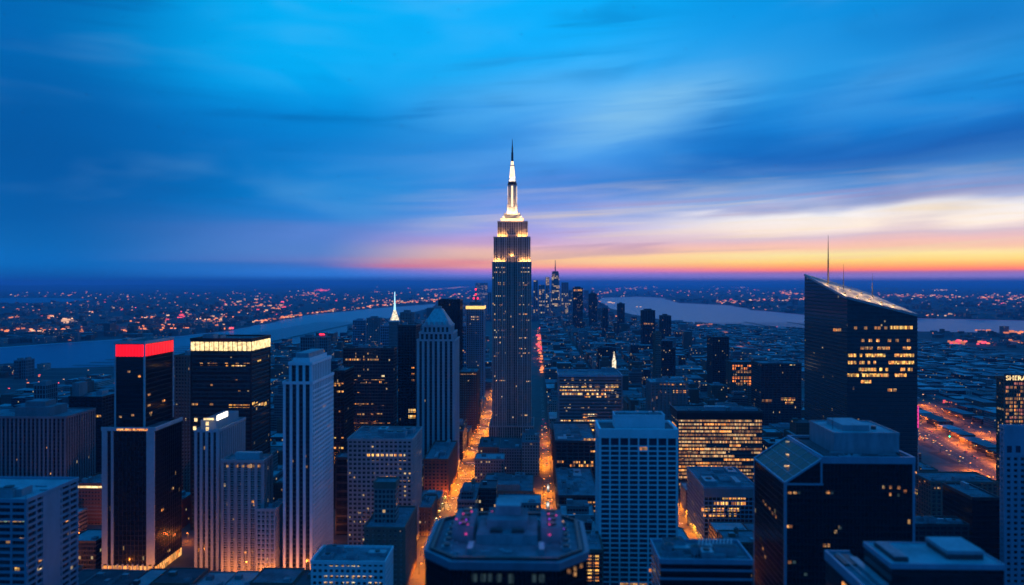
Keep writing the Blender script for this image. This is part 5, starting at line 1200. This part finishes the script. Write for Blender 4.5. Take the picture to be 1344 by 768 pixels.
def place_words(x, y, h):
    u_, v_ = proj(x, y, h * .6); best = None
    for nm_, nx, ny, nh in NK:
        # the part of the neighbour nearest in the picture
        un, vt = proj(nx, ny, nh); _, vb = proj(nx, ny, 0)
        vv = min(max(v_, vt), min(vb, 768)); dd = math.hypot(u_ - un, (v_ - vv) * 1.2)
        if best is None or dd < best[0]: best = (dd, nm_, u_ - un, v_ - vv, y - ny)
    _, nm_, du, dv, dyy = best
    if abs(du) < 22: rel = 'behind' if dyy > 0 else 'in front of'
    else: rel = ('just ' if abs(du) < 45 else 'well ') + ('right of' if du > 0 else 'left of') if dyy < 120 else ('behind and right of' if du > 0 else 'behind and left of')
    return rel + ' ' + nm_
def lot_mesh(mb, l, simple=False):
    a, b_, ya, yb, h, st, r_ = l; mt = 'sty%d' % st; rf = ('roof', 'roof_dark', 'roof_pale')[int(r_ * 7) % 3]
    u0 = int(r_ * 977) * 6.0
    mb.box(a, b_, ya, yb, .1, h, mt, rf, u0=u0)
    return mt, rf
for idx, l in enumerate(single):
    a, b_, ya, yb, h, st, r_ = l; nm_, adj, cat_, _ = STY[st]; w, d = b_ - a, yb - ya
    rr = random.Random(idx * 7 + 1); cx, cy_ = (a+b_)/2, (ya+yb)/2
    size = 'low' if h < 16 else 'mid-rise' if h < 34 else 'tall'
    feat = rr.choice(['tank', 'bulkhead', 'plant', 'bare', 'bulkhead'])
    if feat == 'tank' and h < 14: feat = 'bare'
    q = MB(); lot_mesh(q, l)
    step = h > 30 and rr.random() < .5
    if step: q.box(a + w*.18, b_ - w*.15, ya + d*.2, yb - d*.15, h, h * 1.16, 'sty%d' % st, 'roof_dark')
    B = q.build(nm_); rfm = 'grey_stone' if st in (2, 3, 5) else 'brown_stone' if st < 2 else 'metal_dark'
    p = MB(); p.ring(a - .25, b_ + .25, ya - .25, yb + .25, h - .8, h + 1.0, .5, rfm)
    o = p.build('parapet'); o.parent = B
    zt = h * 1.16 if step else h
    def unit(name, x, y, ww, dd, hh, m_):
        k = MB(); k.box(x - ww/2, x + ww/2, y - dd/2, y + dd/2, zt, zt + hh, m_, rr.choice(['roof', 'roof_pale'])); o_ = k.build(name); o_.parent = B
    if feat == 'tank':
        k = MB(); x, y = cx + rr.uniform(-.2, .2) * w, cy_ + rr.uniform(-.15, .15) * d
        for sx_, sy_ in ((-1,-1), (1,-1), (1,1), (-1,1)): k.box(x + sx_*1.3 - .12, x + sx_*1.3 + .12, y + sy_*1.3 - .12, y + sy_*1.3 + .12, zt, zt + 2.6, 'metal_dark')
        k.cyl(x, y, 1.9, 1.9, zt + 2.5, zt + 6, 'brown_stone', 12, bottom=True); k.cyl(x, y, 2.1, .2, zt + 6, zt + 7.3, 'metal_dark', 12); o = k.build('water_tank'); o.parent = B
    if feat in ('bulkhead', 'tank'): unit('stair_bulkhead', cx - w*.22, cy_ + d*.05, min(5, w*.25), min(4, d*.25), 3, rfm)
    if feat == 'plant':
        unit('plant_room', cx, cy_, w*.4, d*.35, 4, 'metal'); unit('rooftop_unit', cx - w*.33, cy_ - d*.3, w*.13, d*.14, 2, 'metal')
    if w > 18: unit('rooftop_unit', cx + w*.3, cy_ - d*.25, w*.15, d*.16, 1.6, 'metal')
    fw_ = {'tank': 'with a roof water tank', 'bulkhead': 'with a stair bulkhead', 'plant': 'with a boxy plant room', 'bare': 'with a bare roof'}[feat]
    if step: fw_ = 'with a stepped top'
    lb = f"{size} {adj} block {fw_} {place_words(cx, ya, h)}"
    ws = lb.split()
    if len(ws) > 16: lb = f"{size} {adj} block {place_words(cx, ya, h)}"
    if len(lb.split()) > 16: lb = ' '.join(lb.split()[:16])
    tag(B, lb, cat_); used_labels.setdefault(lb, []).append(B)
# tell repeats of one label apart by which stands nearer, else let them share a group
import re as _re
for lb, L_ in used_labels.items():
    if len(L_) > 1 and len(lb.split()) > 13: lb = _re.sub(r' with a (roof water tank|stair bulkhead|boxy plant room|bare roof|stepped top)', '', lb)
    if len(L_) > 1:
        for o in L_: o['label'] = lb
    if len(L_) == 2:
        # compare how far away the two stand
        d0 = [min(v.co.y for v in o.data.vertices) for o in L_]
        x0_ = [min(v.co.x for v in o.data.vertices) for o in L_]
        if abs(d0[0] - d0[1]) > 60: wd = ('nearer', 'farther') if d0[0] < d0[1] else ('farther', 'nearer')
        else: wd = ('more leftward', 'more rightward') if x0_[0] < x0_[1] else ('more rightward', 'more leftward')
        for o, w_ in zip(L_, wd): o['label'] = w_ + ' ' + lb if len(lb.split()) < 15 else lb
    elif len(L_) > 2:
        L_.sort(key=lambda o: min(v.co.y for v in o.data.vertices))
        names_ = ['nearest', 'second nearest', 'third nearest', 'fourth nearest', 'fifth nearest', 'sixth nearest', 'seventh nearest', 'eighth nearest']
        for o, w_ in zip(L_, names_): o['label'] = (w_ + ' ' + lb) if len(lb.split()) <= 14 else lb
seen_ = {}
for o in [o for L_ in used_labels.values() for o in L_]: seen_.setdefault(o['label'], []).append(o)
for lb, L_ in seen_.items():
    for o in L_: o['group'] = ('look-alike blocks: ' + lb) if len(L_) > 1 else 'ordinary city blocks'

# everything smaller: one mass of buildings
mass = MB(); n_mass = 0
for l in rest_: lot_mesh(mass, l); n_mass += 1
rf_ = random.Random(5)
def scatter_boxes(n, ulo, uhi, vlo, vhi, hlo, hhi, city=None, wlo=12, whi=34):
    global n_mass
    for _ in range(n):
        u_ = rf_.uniform(ulo, uhi); v_ = vlo + (vhi - vlo) * rf_.random() ** .8
        x, y = G(u_, v_)
        if in_water(x, y): continue
        if city is True and not in_city(x, y): continue
        if city is False and in_city(x, y): continue
        if y < 4600 and -1300 < x < 1700 and city is True: continue
        w, d = rf_.uniform(wlo, whi), rf_.uniform(wlo, whi)
        if in_water(x + w, y) or in_water(x - w, y) or in_water(x, y + d*2) or overlaps(x - w/2, x + w/2, y, y + d): continue
        h = rf_.uniform(hlo, hhi) * (2.2 if rf_.random() < .05 else 1)
        mass.box(x - w/2, x + w/2, y, y + d, 0, h, 'sty%d' % rf_.choice([0, 1, 2, 3, 5]), rf_.choice(['roof_dark', 'roof_dark', 'roof']), u0=rf_.randint(0, 999) * 6.); n_mass += 1
scatter_boxes(900, 560, 800, 386, 432, 14, 45, True, 20, 60)
scatter_boxes(500, 640, 790, 384, 398, 25, 70, True, 25, 60)
scatter_boxes(1500, 800, 1500, 434, 520, 7, 18, True)
scatter_boxes(900, -60, 300, 470, 560, 8, 26, True)
scatter_boxes(1400, -60, 660, 377, 452, 8, 26, False, 18, 60)
scatter_boxes(900, 790, 1400, 376, 420, 8, 30, False, 20, 70)
o = mass.build('distant_buildings'); tag(o, 'mass of small low buildings spreading to the rivers and the horizon', 'buildings', kind='stuff')

# sea of distant lights on both far shores and over the low city
lm = MB(); rl = random.Random(11)
def dot(u_, v_, px, mt, hz=7, asp=1.0):
    x, y = G(u_, v_, 5)
    if in_water(x, y): return
    d = fwd(x, y); s_ = px * d / F * .43
    lm.box(x - s_*asp, x + s_*asp, y, y + s_, hz - .0, hz + s_ * 1.5, mt)
FM = ['far_amber'] * 9 + ['far_white'] * 4 + ['far_red']
def cluster(u_, v_, su, sv, n, px=1.2, mats=FM, asp=1.3):
    for _ in range(n): dot(rl.gauss(u_, su), max(375.5, rl.gauss(v_, sv)), px * rl.uniform(.5, 1.35), rl.choice(mats), asp=asp * rl.uniform(.7, 1.6))
def line(u0_, v0_, u1_, v1_, n, px=1.2, mats=FM, jit=1.0, asp=1.4):
    for _ in range(n):
        k = rl.random(); dot(u0_ + (u1_-u0_)*k, max(375.3, v0_ + (v1_-v0_)*k + rl.gauss(0, jit)), px * rl.uniform(.5, 1.3), rl.choice(mats), asp=asp * rl.uniform(.7, 1.6))
line(332, 423, 445, 408, 120, 1.8, ['far_amber']*3 + ['far_white'], 1.1); line(445, 408, 520, 400, 50, 1.5, FM, 1.4); line(555, 381.5, 645, 374.3, 110, 1.0, ['far_white', 'far_amber'], .4)
line(520, 398, 580, 394, 45, 1.5, FM, .8); line(360, 433, 385, 428, 18, 2.2, ['far_amber']); line(0, 437, 110, 434, 70, 2.4, ['far_amber']*4 + ['far_white'], 2.0); line(130, 436, 250, 430, 80, 2.2, ['far_amber'], 2.2)
cluster(92, 422.5, 9, 1.6, 26, 3, ['far_white']); cluster(66, 417, 5, 1, 9, 2.4); cluster(18, 420, 5, 1.6, 12, 2.4); cluster(200, 421, 16, 3, 40, 2.0); cluster(285, 421, 18, 4, 60, 1.8); cluster(320, 399, 16, 4, 46, 1.6)
cluster(358, 405, 14, 4, 40, 1.8); cluster(305, 434, 8, 1.2, 20, 2.8, ['far_red', 'far_amber']); cluster(423, 381.5, 6, .7, 24, 1.8, ['far_red']); cluster(410, 386, 8, 1, 18, 1.4); cluster(480, 388, 40, 6, 50, 1.0); cluster(150, 399, 60, 5, 46, 1.0)
cluster(60, 408, 40, 5, 30, 1.2); cluster(380, 392, 60, 4, 50, 1.0); cluster(240, 388, 120, 2.5, 34, .8); cluster(94, 447, 3, .8, 6, 2.8, ['far_amber']); cluster(237, 417, 2, 2.5, 14, 2.5, ['far_red']); cluster(175, 441, 9, .8, 0, 2)
cluster(500, 396, 30, 3, 40, 1.4); cluster(600, 388, 25, 5, 50, 1.4); cluster(95, 387, 60, 2.5, 40, 1.2, ['far_white', 'far_amber']); cluster(250, 408, 90, 7, 60, 1.1)
cluster(838, 378, 10, 1.2, 26, 1.2, ['far_white', 'far_amber']); cluster(790, 384, 22, 3, 40, 1.3, FM); cluster(900, 383, 50, 4, 50, .9); cluster(1000, 385, 50, 4, 60, .9); line(940, 397, 1056, 393, 70, 1.4, FM, 1.2); cluster(1040, 386, 12, 1.2, 30, 1.4)
line(1150, 388, 1344, 391, 110, 1.4, ['far_amber']*2 + ['far_white'], 1.2); cluster(1240, 381, 14, .6, 16, 1.3, ['far_white']); line(1205, 414, 1300, 413, 22, 1.6, FM, 1.0); cluster(970, 377.5, 6, .5, 10, 1.0); cluster(1250, 397, 70, 5, 50, 1.1); cluster(990, 405, 20, 1.5, 14, 1.2); cluster(1320, 394, 20, 4, 20, 1.4)
# over the near city
cluster(709, 452, 2.2, 12, 46, 2.4, ['far_red', 'far_amber']); cluster(712, 482, 1.5, 6, 18, 2.4, ['far_amber']); cluster(740, 402, 40, 9, 190, 1.1); cluster(860, 436, 70, 12, 110, 1.2); cluster(770, 445, 60, 20, 90, 1.1); cluster(655, 425, 60, 20, 30, 1.2); cluster(1000, 470, 60, 20, 70, 1.1)
cluster(922, 429, 5, .8, 10, 3, ['far_amber']); line(940, 433, 960, 439, 16, 2.4); line(965, 458, 1000, 463, 36, 2.6, ['far_amber'], 1.4); cluster(990, 462, 5, 2, 16, 3, ['far_amber']); cluster(1015, 456, 7, 2, 12, 2, ['far_white']); cluster(980, 447, 12, 5, 14, 1.8)
line(1242, 451, 1268, 451, 46, 2.6, ['far_amber', 'far_red'], 1.4); cluster(1290, 451, 4, 1.5, 12, 2.6, ['far_red', 'far_amber']); line(1318, 437, 1344, 437, 26, 2.6, ['far_amber'], 1.0); line(1318, 449, 1344, 450, 20, 2.4, ['far_amber'], 1.0); cluster(1290, 435, 4, 1, 8, 3, ['far_amber'])
cluster(1270, 480, 60, 30, 90, 1.0); line(1236, 529, 1258, 531, 12, 2.6, ['far_amber', 'far_red'], 1.0); cluster(1000, 500, 60, 24, 16, 1.5); cluster(140, 505, 6, 2, 10, 3, ['far_amber']); cluster(90, 508, 30, 4, 8, 2.4, ['far_red']); cluster(70, 500, 60, 14, 30, 1.6)
cluster(770, 470, 60, 30, 70, 1.1); cluster(380, 490, 60, 30, 16, 1.6); cluster(860, 395, 10, .0, 0)
for (u_, v_) in ((777, 416), (810, 418), (803, 422), (594, 431), (1020, 430)): cluster(u_, v_, 1.4, 1.2, 6, 2.6, ['far_red', 'far_amber'])
# lights of ships and piers on the water
for (u_, v_, n_) in ((800, 397, 4), (806, 398, 4), (838, 403, 3), (1222, 416, 2)):
    for k in range(n_):
        x, y = G(u_ + rl.uniform(-3, 3), v_, 3); d = fwd(x, y); s_ = d/F*.8; lm.box(x - s_, x + s_, y, y + s_, 2, 2 + s_, 'far_white')
tag(lm.build('distant_city_lights'), 'countless tiny amber and white lights of the far shores and low city', 'lights', kind='stuff')
# cyan-lit pier roof in the left river
x, y = G(183, 441); q = MB(); q.box(x - 32, x + 30, y, y + 26, -1, 5, 'metal_dark', 'metal'); o = q.build('pier_shed'); tag(o, 'river pier shed with a cyan glowing roof behind the red-crowned tower', 'pier shed')
q = MB(); q.box(x - 28, x + 26, y - .5, y, 5, 8, 'cyan_glow'); q.box(x - 6, x + 26, y + 3, y + 5, 5, 9, 'cyan_glow'); p_ = q.build('roof_light'); p_.parent = o
# lit lantern tower seen over the broad lit office
def small_lantern():
    Y = 1330.; x = pX(806.5, Y); zt, zb = pZ(464, x, Y), pZ(484, x, Y)
    B = root('lantern_tower', 'small cream-lit lantern tower peeking over the broad lit office', 'tower', (x, Y, 0)); q = MB(); q.box(x - 6, x + 6, Y, Y + 12, 0, zb, 'sty3', 'roof'); q.build('wall', B)
    q = MB(); q.box(x - 3.2, x + 3.2, Y + 3, Y + 9, zb, zb + 14, 'lantern'); q.build('lantern', B); q = MB(); q.cyl(x, Y + 6, 2.6, .5, zb + 14, zt + 3, 'lantern', 8); q.build('cap', B); FOOT.append((x-6, x+6, Y, Y+12))
small_lantern()

# ================================================================== street lamps
LAMP_DATA = {}
def make_lamp(name, glow_m, power, col, h=9.0, globe=False):
    mb = MB(); mb.cyl(0, 0, .28, .14, 0, h, 'metal_dark', 6); mb.cyl(0, 0, .45, .35, 0, .9, 'metal_dark', 6)
    mh = MB(); mh.box(-.12, 2.0, -.07, .07, h - .1, h + .08, 'metal_dark'); mh.box(1.2, 2.6, -.35, .35, h - .18, h + .12, 'metal_dark')
    mg = MB(); mg.box(1.25, 2.55, -.32, .32, h - .50, h - .2, glow_m, bottom=True)
    l = D.lights.new('lamp_light', 'SPOT'); l.energy = power; l.color = col; l.shadow_soft_size = .5; l.spot_size = R(172); l.spot_blend = .3
    ls = []
    for f_ in (.08, .22, .9, 2.5):
        l2 = l.copy(); l2.energy = power * f_; ls.append(l2)
    if globe:
        ls = []
        for f_ in (.3, .6, 1.0):
            g_ = D.lights.new('lamp_light', 'POINT'); g_.energy = power * f_; g_.color = col; g_.shadow_soft_size = .6; ls.append(g_)
    return (mb.mesh('pole'), mh.mesh('arm'), mg.mesh('lamp_head'), ls, h)
OR = (1.0, .25, .008)
LA = make_lamp('a', 'lamp_glow', 32000, OR); LB = make_lamp('b', 'lamp_pale', 6000, (1.0, .80, .25)); LC = make_lamp('c', 'lamp_glow', 7000, (1.0, .14, .02), 11); LD = make_lamp('d', 'lamp_glow', 52000, OR); LP = make_lamp('e', 'lamp_glow', 30000, (1.0, .20, .012), 10)
LG = make_lamp('g', 'lamp_glow', 17000, (1.0, .25, .03), 8, True); LH = make_lamp('h', 'lamp_glow', 26000, (1.0, .22, .03), 8, True)
rlamp = random.Random(77)
def lamp(kind, x, y, rz, label, group):
    po, ar, he, li, h = kind
    o = D.objects.new('street_lamp', po); COL.objects.link(o); o.location = (x, y, 0); o.rotation_euler = (0, 0, rz); tag(o, label, 'street lamp', group)
    a = D.objects.new('arm', ar); COL.objects.link(a); a.parent = o
    g = D.objects.new('lamp_head', he); COL.objects.link(g); g.parent = o
    l = D.objects.new('lamp_light', rlamp.choice(li)); COL.objects.link(l); l.parent = o; l.location = (1.9, 0, h - 1.2)
def av_lamps(kind, x, w, y0, y1, dy, label, group):
    y = y0
    while y < y1:
        if min(abs(y - s_) for s_ in ST) > 7:
            lamp(kind, x - w/2 - .6, y, 0, label, group); lamp(kind, x + w/2 + .6, y + dy*.4, math.pi, label, group)
        y += dy
av_lamps(LD, -82, 19, 600, 1180, 24, 'orange street lamp along the bright avenue left of the floodlit spire tower', 'lamps of the left avenue')
av_lamps(LA, -82, 19, 1190, 1620, 42, 'orange street lamp on the far stretch of the avenue left of the spire tower', 'lamps of the far left avenue')
av_lamps(LA, 13, 9.5, 640, 1180, 32, 'orange street lamp along the narrow avenue right of the floodlit spire tower', 'lamps of the centre avenue')
av_lamps(LC, 13, 9.5, 2150, 3700, 90, 'far orange street lamp on the long straight avenue running to the distant mast tower', 'lamps of the distant centre avenue')
av_lamps(LD, 133, 22, 600, 1000, 24, 'orange street lamp along the avenue between the white grid tower and the dark corner office', 'lamps of the right avenue')
for k in range(13): lamp(LG, -400 + 24*k, 576.6, -math.pi/2, 'orange street lamp at the lit foot of the stone towers on the left', 'lamps of the cross street')
for k in range(7): lamp(LH, -390 + 40*k, 671, -math.pi/2, 'orange street lamp in the second cross street behind the left stone towers', 'lamps of the second cross street')
for k in range(7): lamp(LB, -95.4, 716 + 24*k, 0, 'pale yellow-green lamp in the row under trees beside the left avenue', 'pale lamps of the left avenue')
for k in range(19):
    y = 850 + 34*k
    for off_ in (-1, 49, 107):
        if y > 1500: continue
        lamp(LP, 508 + (y - 820)*.185 + off_, y, 0 if off_ < 0 else math.pi, 'amber street lamp on the wide boulevard at the right', 'lamps of the boulevard')
for k in range(8): lamp(LH, -97, 640 + 52*k, 0, 'tall globe lamp on the left kerb of the bright left avenue', 'globe lamps of the left avenue')
for k in range(6): lamp(LA, 150 + 45*k, 751, -math.pi/2, 'orange street lamp in the side street behind the dark corner office', 'lamps of the right side street')
for k in range(6): lamp(LA, 455, 600 + 50*k, 0, 'orange street lamp between the near black tower and the long low block', 'lamps of the right back street')

# ================================================================== cars
def make_car(ci, label):
    pm = 'car%d' % ci
    b_ = MB(); W2, L2 = .92, 2.3
    prof_ = [(-L2, .35), (-L2, .85), (-1.6, .95), (-1.0, 1.42), (.7, 1.45), (1.35, .98), (L2, .82), (L2, .35)]
    for sgn in (-1, 1):
        pts = [(sgn*W2*(1 if z < 1 else .84), y, z) for y, z in prof_]
        b_.face(pts if sgn < 0 else pts[::-1], [(0,0)]*8, pm)
    for i in range(8):
        (ya, za), (yb, zb) = prof_[i], prof_[(i+1) % 8]; wa = W2*(1 if za < 1 else .84); wb = W2*(1 if zb < 1 else .84)
        b_.face([(-wa, ya, za), (wa, ya, za), (wb, yb, zb), (-wb, yb, zb)], [(0,0)]*4, 'glass_black' if i in (2, 4) else pm)
    wh = MB()
    for sy in (-1.4, 1.4):
        for sgn in (-1, 1):
            n = 10; ring = [(.33*math.cos(2*math.pi*k/n), .33 + .33*math.sin(2*math.pi*k/n)) for k in range(n)]
            wh.face([(sgn*.95, sy + a, z) for a, z in ring], [(0,0)]*n, 'metal_dark')
            for k in range(n): a, c_ = ring[k], ring[(k+1) % n]; wh.face([(sgn*.95, sy+a[0], a[1]), (sgn*.95, sy+c_[0], c_[1]), (sgn*.7, sy+c_[0], c_[1]), (sgn*.7, sy+a[0], a[1])], [(0,0)]*4, 'metal_dark')
    o = b_.build('car'); w_ = wh.build('wheels_pair' if False else 'wheel'); w_.parent = o; w_.location = (0, 0, 0)
    kids = [w_]
    for sgn in (-1, 1):
        h_ = MB(); h_.box(sgn*.62 - .24, sgn*.62 + .24, 2.26, 2.36, .5, .85, 'headlight', bottom=True); k = h_.build('headlight'); k.parent = o; kids.append(k)
        h_ = MB(); h_.box(sgn*.66 - .22, sgn*.66 + .22, -2.36, -2.26, .55, .85, 'taillight', bottom=True); k = h_.build('taillight'); k.parent = o; kids.append(k)
    for k in kids: k.location = (0, 0, 0)
    return o, kids
protos = [make_car(i, '') for i in range(5)]; used_p = set(); rc = random.Random(9)
CN = ['black', 'silver', 'dark red', 'yellow', 'dark blue']
def place_car(x, y, rz, where, z=.03):
    ci = rc.choice([0, 0, 1, 1, 2, 3, 3, 4]); o, kids = protos[ci]
    if ci in used_p:
        c_ = o.copy(); COL.objects.link(c_)
        for k in kids: kk = k.copy(); COL.objects.link(kk); kk.parent = c_
    else: c_ = o; used_p.add(ci)
    c_.location = (x, y, z); c_.rotation_euler = (0, 0, rz)
    way = 'headlights towards us' if abs(rz) > 1 else 'red taillights towards us'
    tag(c_, f'{CN[ci]} car, {way}, {where}', 'car', f'{CN[ci]} cars, {way}, {where}')
for (x, w, y0, y1, n, both, where) in [(-82, 19, 600, 1400, 46, .75, 'on the left avenue'), (13, 9.5, 640, 1300, 26, .2, 'on the centre avenue'), (133, 22, 610, 900, 18, .6, 'on the right avenue')]:
    lanes = [-.34, -.12, .12, .34]; taken = set()
    for k in range(n):
        ln = rc.choice(lanes); y = y0 + (y1-y0)*rc.random(); key = (ln, int(y/8))
        if key in taken: continue
        taken.add(key); place_car(x + w*ln, int(y/8)*8 + 4, math.pi if rc.random() < both else 0, where)
for k in range(26):
    y = 835 + rc.random()*420; f_ = rc.choice([.1, .22, .34, .46, .6, .72, .84]); key = (f_, int(y/9))
    if key in taken: continue
    taken.add(key); y = int(y/9)*9 + 4; xl = 508 + (y-820)*.185; xr = xl + 47
    place_car(xl + (xr-xl)*f_, y, math.pi if f_ < .5 else 0, 'on the wide boulevard', .05)
for ci in range(5):
    if ci not in used_p:
        for k in protos[ci][1]: D.objects.remove(k)
        D.objects.remove(protos[ci][0])

# ================================================================== street trees, signs, signal
def crown_mesh(seed):
    r = random.Random(seed); q = MB()
    cl = [(r.gauss(0, 1.3), r.gauss(0, 1.3), r.gauss(5.6, 1.1), r.uniform(.9, 1.7)) for _ in range(9)]
    for _ in range(520):
        cx, cy_, cz, cr = r.choice(cl); v_ = Vector((r.gauss(0,1), r.gauss(0,1), r.gauss(0,1))).normalized()*cr*r.uniform(.5, 1.08); p = Vector((cx, cy_, cz)) + v_
        a = Vector((r.gauss(0,1), r.gauss(0,1), r.gauss(0,1))).normalized()*.34; b_ = a.cross(Vector((r.random(), r.random(), r.random()))).normalized()*.26
        q.face([tuple(p - a), tuple(p + b_), tuple(p + a), tuple(p - b_)], [(0,0)]*4, 'leaf')
    return q.mesh('crown')
crowns = [crown_mesh(k) for k in range(3)]
tk = MB(); tk.cyl(0, 0, .24, .15, 0, 3.4, 'bark', 8)
for k in range(4): a = k*1.57 + .4; tk.prism([(-.1, -.1), (.1, -.1), (.1, .1), (-.1, .1)], 2.8, 5.4, 'bark', poly2=[(math.cos(a)*1.3 - .04, math.sin(a)*1.3 - .04), (math.cos(a)*1.3 + .04, math.sin(a)*1.3 - .04), (math.cos(a)*1.3 + .04, math.sin(a)*1.3 + .04), (math.cos(a)*1.3 - .04, math.sin(a)*1.3 + .04)])
tkm = tk.mesh('trunk')
for k in range(14):
    e = root('street_tree', 'leafy street tree in the row of pale lamps along the left avenue', 'tree', (-97.2 + rc.uniform(-.4, .4), 708 + 12.3*k, .13), 'trees along the left avenue'); e.rotation_euler = (0, 0, rc.uniform(0, 6))
    t_ = D.objects.new('trunk', tkm); COL.objects.link(t_); t_.parent = e; c_ = D.objects.new('crown', crowns[k % 3]); COL.objects.link(c_); c_.parent = e
def sign(x, y, w, h, z, mt, label, cat='sign', name='marquee_sign', power=0, col=(1, .1, .4)):
    B = root(name, label, cat, (x, y, 0)); q = MB(); q.cyl(x - w*.4, y + .3, .2, .2, 0, z + h, 'metal_dark', 6); q.cyl(x + w*.4, y + .3, .2, .2, 0, z + h, 'metal_dark', 6); q.build('post', B)
    q = MB(); q.ring(x - w/2 - .2, x + w/2 + .2, y - .3, y + .3, z - .2, z + h + .2, .19, 'metal_dark'); q.build('frame', B)
    q = MB(); q.box(x - w/2, x + w/2, y - .25, y + .25, z, z + h, mt, bottom=True); p_ = q.build('light_panel', B)
    if power: point((x, y - 2.5, z + h/2), power, col, 1, p_)
x, y = G(717.5, 662, 14); sign(x + 1.2, y, 2.6, 7, 10, 'white_glow', 'tall white glowing sign on the right side of the centre avenue', name='vertical_sign', power=2500, col=(1, .85, .7))
x, y = G(718, 638, 16); sign(x + 1.2, y, 2.2, 8, 10, 'white_glow', 'slim white glowing sign farther up the centre avenue', name='vertical_sign', power=2500, col=(1, .85, .7))
x, y = G(1246, 572, 8)
B = root('traffic_light', 'traffic signal showing green over the wide boulevard', 'traffic light', (x, y, 0))
q = MB(); q.cyl(x, y, .25, .18, 0, 9, 'metal_dark', 8); q.build('pole', B); q = MB(); q.box(x - .8, x + .8, y - .6, y + .4, 6.2, 11, 'metal_dark', bottom=True); q.build('housing', B)
for k, mt in ((0, 'green_glow'), (1, 'metal'), (2, 'metal')): q = MB(); q.box(x - .62, x + .62, y - .95, y - .6, 6.4 + k*1.5, 7.6 + k*1.5, mt, bottom=True); q.build('signal_lens', B)

# ================================================================== haze
hz_ = MB(); hz_.box(-95000, 95000, -900, 90000, -3, 450, 'haze', bottom=True)
hm_ = D.materials.new('haze_air'); hm_.use_nodes = True; hn = hm_.node_tree; hn.nodes.clear()
pv = hn.nodes.new('ShaderNodeVolumePrincipled'); pv.inputs['Color'].default_value = (.33,.60,1.0,1); pv.inputs['Density'].default_value = HAZE; pv.inputs['Anisotropy'].default_value = .0
ho = hn.nodes.new('ShaderNodeOutputMaterial'); hn.links.new(pv.outputs[0], ho.inputs['Volume'])
M['haze'] = hm_
tag(hz_.build('haze'), kind='stuff')
